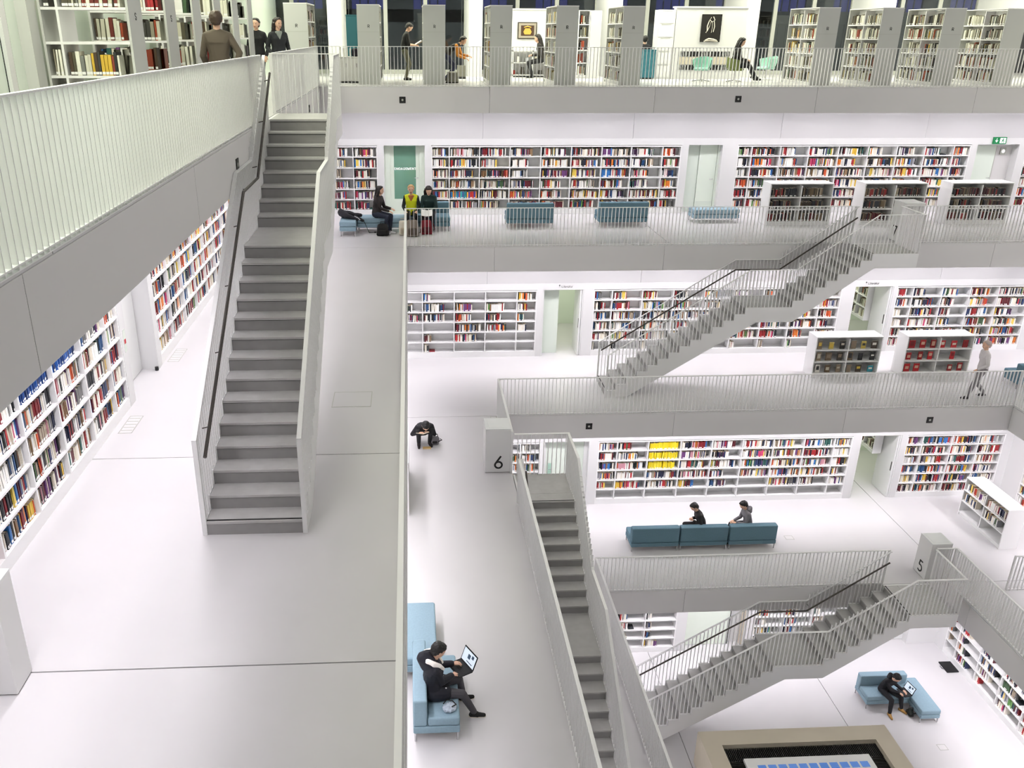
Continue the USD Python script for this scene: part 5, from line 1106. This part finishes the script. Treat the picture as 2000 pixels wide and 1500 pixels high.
# ------------------------------------------------------------------ laptops, bags, papers
def laptop(label, x, y, z, ang, open_deg=110, w=.34, d=.23):
    """ang: direction (radians) from the hinge towards the user"""
    t = Thing('laptop', label, 'laptop', base=(x, y, z)); c, s = math.cos(ang), math.sin(ang)
    f = np.array([c, s, 0]); r = np.array([-s, c, 0]); o = np.array([x, y, z]); Z3 = np.array([0, 0, 1.0])
    t.part('keyboard_base', MB().obox(o - r * w / 2, r * w, f * d, Z3 * .018), col('1b1d20'))
    kb = MB()
    for i in range(5):
        for j in range(12): kb.obox(o - r * (w / 2 - .02) + r * j * (w - .04) / 12 + f * (.03 + i * .022) + Z3 * .018, r * .021, f * .017, Z3 * .002)
    t.part('keys', kb, M['black'])
    t.part('touchpad', MB().obox(o - r * .045 + f * .155 + Z3 * .018, r * .09, f * .055, Z3 * .0015), col('2b2d31'))
    a = math.radians(open_deg); up = f * math.cos(a) + Z3 * math.sin(a); nrm = f * math.sin(a) - Z3 * math.cos(a); h = o + Z3 * .018
    l = t.part('lid', MB().obox(h - r * w / 2 - nrm * .010, r * w, up * d, nrm * .010), col('121316'))
    t.part('screen', MB().obox(h - r * (w / 2 - .014) + up * .018, r * (w - .028), up * (d - .034), nrm * .002), M['screen'], under=l)
    b = MB()
    for (u_, v_, a_, b_) in ((.05, .12, .05, .05), (.13, .08, .06, .07), (.05, .03, .14, .012)): b.obox(h - r * (w / 2 - .014) + r * (w - .028 - u_ - a_) + up * (.018 + v_) + nrm * .002, r * a_, up * b_, nrm * .001)
    t.part('page_block', b, M['screen_blue'], under=l)
laptop('black laptop with a lit page on the lap of the man in the parka', .72, 10.13, ZL[6] + .62, math.radians(208), 112)
laptop('black open laptop with a lit page beside the man on the lowest floor', 13.50, 17.94, .43, math.radians(190), 112)
def open_book(label, x, y, z, ang, tilt, w=.15, h=.21, c='ece4cf'):
    t = Thing('open_book', label, 'book', base=(x, y, z)); cs, sn = math.cos(ang), math.sin(ang)
    f = np.array([cs, sn, 0]); r = np.array([-sn, cs, 0]); up = -f * math.sin(tilt) * 0 + np.array([f[0] * math.cos(tilt), f[1] * math.cos(tilt), math.sin(tilt)]); n = np.cross(up, r)
    o = np.array([x, y, z])
    for s in (1, -1):
        rr = r * s * math.cos(.25) + n * math.sin(.25)
        t.part('page_block', MB().obox(o, rr * w, up * h, n * .012), col(c)); t.part('cover', MB().obox(o - n * .004, rr * (w + .004), up * (h + .004), -n * .003), col('7c6a58'))
open_book('open book in the hands of the crouching reader', .19, 18.52, ZL[6] + .40, math.radians(-82), .45)
open_book('open white book held by the man in the black T-shirt', .26, 28.55, Z8 + 1.02, math.radians(8), .5, c='e8e6dc')
open_book('white papers on the lap of the woman in dark green', 47 / 100, 24.56, ZL[7] + .63, math.radians(-96), -.6, w=.16, h=.24, c='f2f2f2')
t = Thing('book', 'small tan book lying on the floor at the feet of the crouching reader', 'book', base=(.30, 18.55, ZL[6]))
t.part('cover', MB().box((.20, 18.5, ZL[6] + .001), (.40, 18.62, ZL[6] + .022)), col('c9a86a')); t.part('pages', MB().box((.203, 18.497, ZL[6] + .004), (.397, 18.61, ZL[6] + .019)), M['pages'])
t = Thing('plastic_bag', 'crumpled clear plastic bag with a black cable on the sofa seat', 'bag', base=(.42, 9.45, ZL[6] + .42))
b = trimesh.creation.icosphere(4, 1.0); b.apply_scale((.11, .085, .05)); v = np.array(b.vertices); v += (meshkit.fbm(v * 30, 3, 5) - .5)[:, None] * .035 * b.vertex_normals; v[:, 2] = np.maximum(v[:, 2], -.04)
c30, s30 = math.cos(.5), math.sin(.5)
v = np.stack([.44 + v[:, 0] * c30 - v[:, 1] * s30, 9.47 + v[:, 0] * s30 + v[:, 1] * c30, ZL[6] + .42 + .042 + v[:, 2]], 1)
t.part('film', MB().add(v, np.array(b.faces)), MAT('clear_film', {'p': ('principled_bsdf', {'base_color': H('b5c1cf'), 'roughness': 0.25})}))
t.part('cable', MB().tube([(.35, 9.50, ZL[6] + .50), (.40, 9.56, ZL[6] + .515), (.48, 9.54, ZL[6] + .515), (.53, 9.48, ZL[6] + .50), (.47, 9.42, ZL[6] + .515)], .009, 6), M['black'])
def bag(label, x, y, z, w, d, h, c, c2=None, name='bag', strap=True, seed=1, lean=0):
    t = Thing(name, label, 'bag', base=(x, y, z))
    m = smoothed(hull(sph((-w / 2 + .05, -d / 2 + .05, .05), .05), sph((w / 2 - .05, -d / 2 + .05, .05), .05), sph((-w / 2 + .05, d / 2 - .05, .05), .05), sph((w / 2 - .05, d / 2 - .05, .05), .05), sph((-w / 4, 0, h - .06), .06), sph((w / 4, 0, h - .06), .06)), .04, 2)
    v = np.array(m.vertices); v += (meshkit.fbm(v * 9, 3, seed) - .5)[:, None] * .03 * np.array(m.vertex_normals); v[:, 2] = np.maximum(v[:, 2], .002)
    t.part('body', MB().add(v + np.array([x, y, z]), np.array(m.faces)), col(c), smooth=50)
    t.part('front_pocket', placed(rbox((-w * .32, -d / 2 - .025, .06), (w * .32, -d / 2 + .06, h * .55), .03), (x, y, z), 0), col(c2 or c), smooth=40)
    if strap: t.part('strap', MB().tube([(x - .07, y, z + h - .02), (x - .06, y, z + h + .05), (x + .06, y, z + h + .05), (x + .07, y, z + h - .02)], .012, 6), col(c2 or c)); t.part('strap', MB().tube([(x + w / 2 - .02, y - d / 3, z + .10), (x + w / 2 + .07, y - d / 3 - .03, z + .16), (x + w / 2 + .03, y - d / 3, z + h * .8)], .012, 6), col(c2 or c))
bag('black bag on the floor before the woman in profile', -.80, 24.20, ZL[7], .36, .24, .34, '100f12')
bag('grey and beige patterned backpack at the corner post of the railing', .04, 24.10, ZL[7], .38, .30, .46, '857a70', '5a5048', 'backpack', seed=4)
bag('pale cream tote bag left of the grey backpack', -.22, 24.22, ZL[7], .24, .20, .42, 'd9d2c4', 'b9ad9a', 'tote_bag', seed=6)
bag('dark red backpack at the feet of the woman in dark green', .44, 24.36, ZL[7], .34, .26, .40, '7a1626', '55101c', 'backpack', seed=8)
bag('grey rucksack with a dark strap beside the crouching reader', .50, 18.78, ZL[6], .20, .18, .22, '6d6a6e', '201c1e', 'backpack', seed=9)
bag('dark bag on the floor behind the bench on the lowest floor', 13.42, 17.55, 0, .12, .26, .18, '1d2420', '101010', seed=12)
t = Thing('jacket', 'black jacket thrown over the light blue bench end', 'jacket', base=(-1.75, 24.5, ZL[7] + .42))
parts_ = []
for (p, q, r1, r2) in (((-.18, .1, .09), (.10, .12, .07), .10, .08), ((-.20, .08, .12), (-.02, -.10, .06), .11, .07), ((.05, .12, .06), (.34, .10, .05), .07, .05), ((0, -.1, .05), (.26, -.16, -.02), .07, .05), ((.2, -.05, .03), (.42, -.12, -.06), .06, .04)):
    parts_ += chain([p, q], [r1, r2], 10)
m = smoothed(union(parts_), .035, 3); v = np.array(m.vertices); v += (meshkit.fbm(v * 8, 3, 3) - .5)[:, None] * .05 * np.array(m.vertex_normals)
t.part('cloth', MB().add(v + np.array([-1.78, 24.55, ZL[7] + .445]), np.array(m.faces)), col('14141c'), smooth=60)
t.part('lining', MB().tube([(-1.60, 24.44, ZL[7] + .50), (-1.50, 24.38, ZL[7] + .47), (-1.44, 24.34, ZL[7] + .42)], .014, 6), col('b9b9bd'))
t = Thing('power_cable', 'thin dark cable hanging from the long blue bench to the floor', 'cable', base=(-1.2, 24.5, ZL[7]))
t.part('cord', MB().tube([(-1.36, 24.5, ZL[7] + .40), (-1.28, 24.47, ZL[7] + .22), (-1.2, 24.48, ZL[7] + .02), (-1.05, 24.55, ZL[7] + .012)], .008, 6), M['black']); t.part('plug', MB().tm(rbox((-1.06, 24.53, ZL[7] + .002), (-.99, 24.57, ZL[7] + .032), .01)), M['black'])
# ------------------------------------------------------------------ turning the book list into prims
def book_geo(b):
    Z3 = np.array([0, 0, 1.0]); u, n = b['u'], b['n']; ln = b['lean']
    o = b['o'] - n * b['sb']
    up = Z3 * math.cos(ln) + u * math.sin(ln); uu = u * math.cos(ln) - Z3 * math.sin(ln)
    return o, uu * b['w'], -n * b['d'], up * b['h']
def score(b):
    o, U, V, W = book_geo(b)
    P = np.array([o, o + U, o + W, o + U + W, o + V + W, o + U + V + W]); px, w = project(P)
    if (w < .5).any() or px[:, 0].max() < 4 or px[:, 0].min() > 1996 or px[:, 1].max() < 4 or px[:, 1].min() > 1496: return 0
    c = P.mean(0); d = c - EYE
    if np.dot(b['n'], d) > 0: return 0
    if c[0] < XL[8]:                                        # hidden by the left balcony's railing or fascia
        f = (XL[8] - EYE[0]) / d[0]; z = EYE[2] + f * d[2]; y = EYE[1] + f * d[1]
        if y < 15.3 and ZL[8] - SLAB - .02 < z < ZL[8] + 1.05: return 0
        if c[2] < ZL[8] and y > 12.6: return 0
    if b['tag'].startswith('top left') and b['tag'][-13:] != ' from the front' and '1st' not in b['tag'] and '2nd' not in b['tag']: return .0
    if 'rear' in b['tag']: return 0
    return float(np.ptp(px[:4, 0]) * np.ptp(px[:4, 1]))
for b in BOOKS: b['s'] = score(b)
order = sorted(range(len(BOOKS)), key=lambda i: -BOOKS[i]['s'])
chosen = set(order[:298])
def cname(h):
    r, g, b_ = (int(h[i:i + 2], 16) for i in (0, 2, 4)); mx, mn = max(r, g, b_), min(r, g, b_); v = mx / 255; s = (mx - mn) / max(mx, 1)
    if v < .2: return 'black'
    if s < .12: return 'white' if v > .85 else ('pale grey' if v > .65 else ('grey' if v > .35 else 'dark grey'))
    hue = (60 * ((g - b_) / (mx - mn)) if mx == r else 60 * (2 + (b_ - r) / (mx - mn)) if mx == g else 60 * (4 + (r - g) / (mx - mn))) % 360
    if s < .25 and v > .7: return 'cream' if 20 < hue < 90 else 'pale'
    if hue < 18 or hue > 340: return 'dark red' if v < .5 else 'red'
    if hue < 45: return ('brown' if v < .62 else ('orange' if s > .55 else 'tan'))
    if hue < 70: return 'olive' if v < .6 else 'yellow'
    if hue < 165: return 'dark green' if v < .5 else 'green'
    if hue < 255: return ('navy' if v < .42 else 'blue') if hue > 200 else 'teal'
    return 'purple'
ROWN = {1: 'top shelf', 2: 'second shelf', 3: 'third shelf', 4: 'fourth shelf', 5: 'fifth shelf', 6: 'bottom shelf'}
pos = {}
byrow = {}
for i, b in enumerate(BOOKS): byrow.setdefault((b['tag'], b['row']), []).append(i)
for key, ids in byrow.items():
    ids.sort(key=lambda i: project(BOOKS[i]['o'])[0][0, 0])
    left = key[0].startswith('near left') or key[0].startswith('top left')
    vis = [i for i in ids if BOOKS[i]['s'] > 0] or ids
    vis = vis[::-1] if left else vis
    for q, i in enumerate(vis): pos[i] = (q + 1, 'right' if left else 'left')
stuff = MB()
for i, b in enumerate(BOOKS):
    o, U, V, W = book_geo(b); c = H(b['c']); cream = H(rng.choice(['e9dcc4', 'f3ecdc', 'e2cfae', 'f7f2e8']))
    if i in chosen:
        q, side = pos.get(i, (1, 'left'))
        shape = {'stand': 'book', 'flat': 'book lying flat', 'face': 'book shown face out'}[b['t']]
        tagt = b['tag'] if not b['tag'].startswith('/') else ('red display bookcase' if cname(b['c']) in ('red', 'dark red') else 'cover display bookcase')
        t = Thing('book', '%s %s, %s from the %s on the %s, %s' % (cname(b['c']), shape, ordinal(q), side, ROWN[b['row']], tagt), 'book', base=o, group='books on the ' + tagt)
        hp = np.array([0, 0, 1.0]); k = .0022
        u1, v1, w1 = U / np.linalg.norm(U), V / np.linalg.norm(V), W / np.linalg.norm(W)
        m = MB()
        m.obox(o, U, v1 * k, W, c).obox(o, u1 * k, V, W, c).obox(o + U - u1 * k, u1 * k, V, W, c)
        t.part('cover', m, M['vcol'])
        t.part('pages', MB().obox(o + u1 * k + v1 * k + w1 * .004, U - 2 * u1 * k, V * .97, W - w1 * .009), M['pages'])
        if b['t'] == 'stand' and b['w'] > .012:
            t.part('spine_label', MB().obox(o + u1 * .0015 - v1 * .0008 + w1 * .012, U - u1 * .003, v1 * .001, w1 * .032), M['sticker'])
    else:
        P = [o, o + U, o + U + V, o + V, o + W, o + U + W, o + U + V + W, o + V + W]
        cf = [c] * 8
        F = [(0, 1, 5, 4), (1, 2, 6, 5), (3, 0, 4, 7)]
        if np.dot(np.cross(U, V), W) < 0: F = [f[::-1] for f in F]
        stuff.add(P, F, c)
        if b['t'] == 'face':
            a = o - V / np.linalg.norm(V) * .0012; cc = H(rng.choice(['e8e4da', 'c9c2b2', '2a2a2c', 'd9b84a', '8a7a68'])) if not cname(b['c']) in ('red', 'dark red') else H(rng.choice(['d8c9b8', '7a0c12', 'c9a08a']))
            f0, f1 = rng.uniform(.25, .5), rng.uniform(.65, .85); stuff.add([a + U * .18 + W * f0, a + U * .82 + W * f0, a + U * .82 + W * f1, a + U * .18 + W * f1], [(0, 1, 2, 3)], cc)
        if b['t'] == 'flat': stuff.add([P[4], P[5], P[6], P[7]], [(0, 1, 2, 3)], c)
        else: stuff.add([P[4], P[5], P[6], P[7]], [(0, 1, 2, 3)], cream)
        if b['t'] == 'stand' and i % 3:
            a = o - V / np.linalg.norm(V) * .0008
            stuff.add([a + W * .05, a + U + W * .05, a + U + W * .18, a + W * .18], [(0, 1, 2, 3)], (.85, .85, .83))
mesh('shelved_books', stuff, M['vcol'], label='mass of small mixed-colour books standing on the distant white shelves', cat='books', kind='stuff')
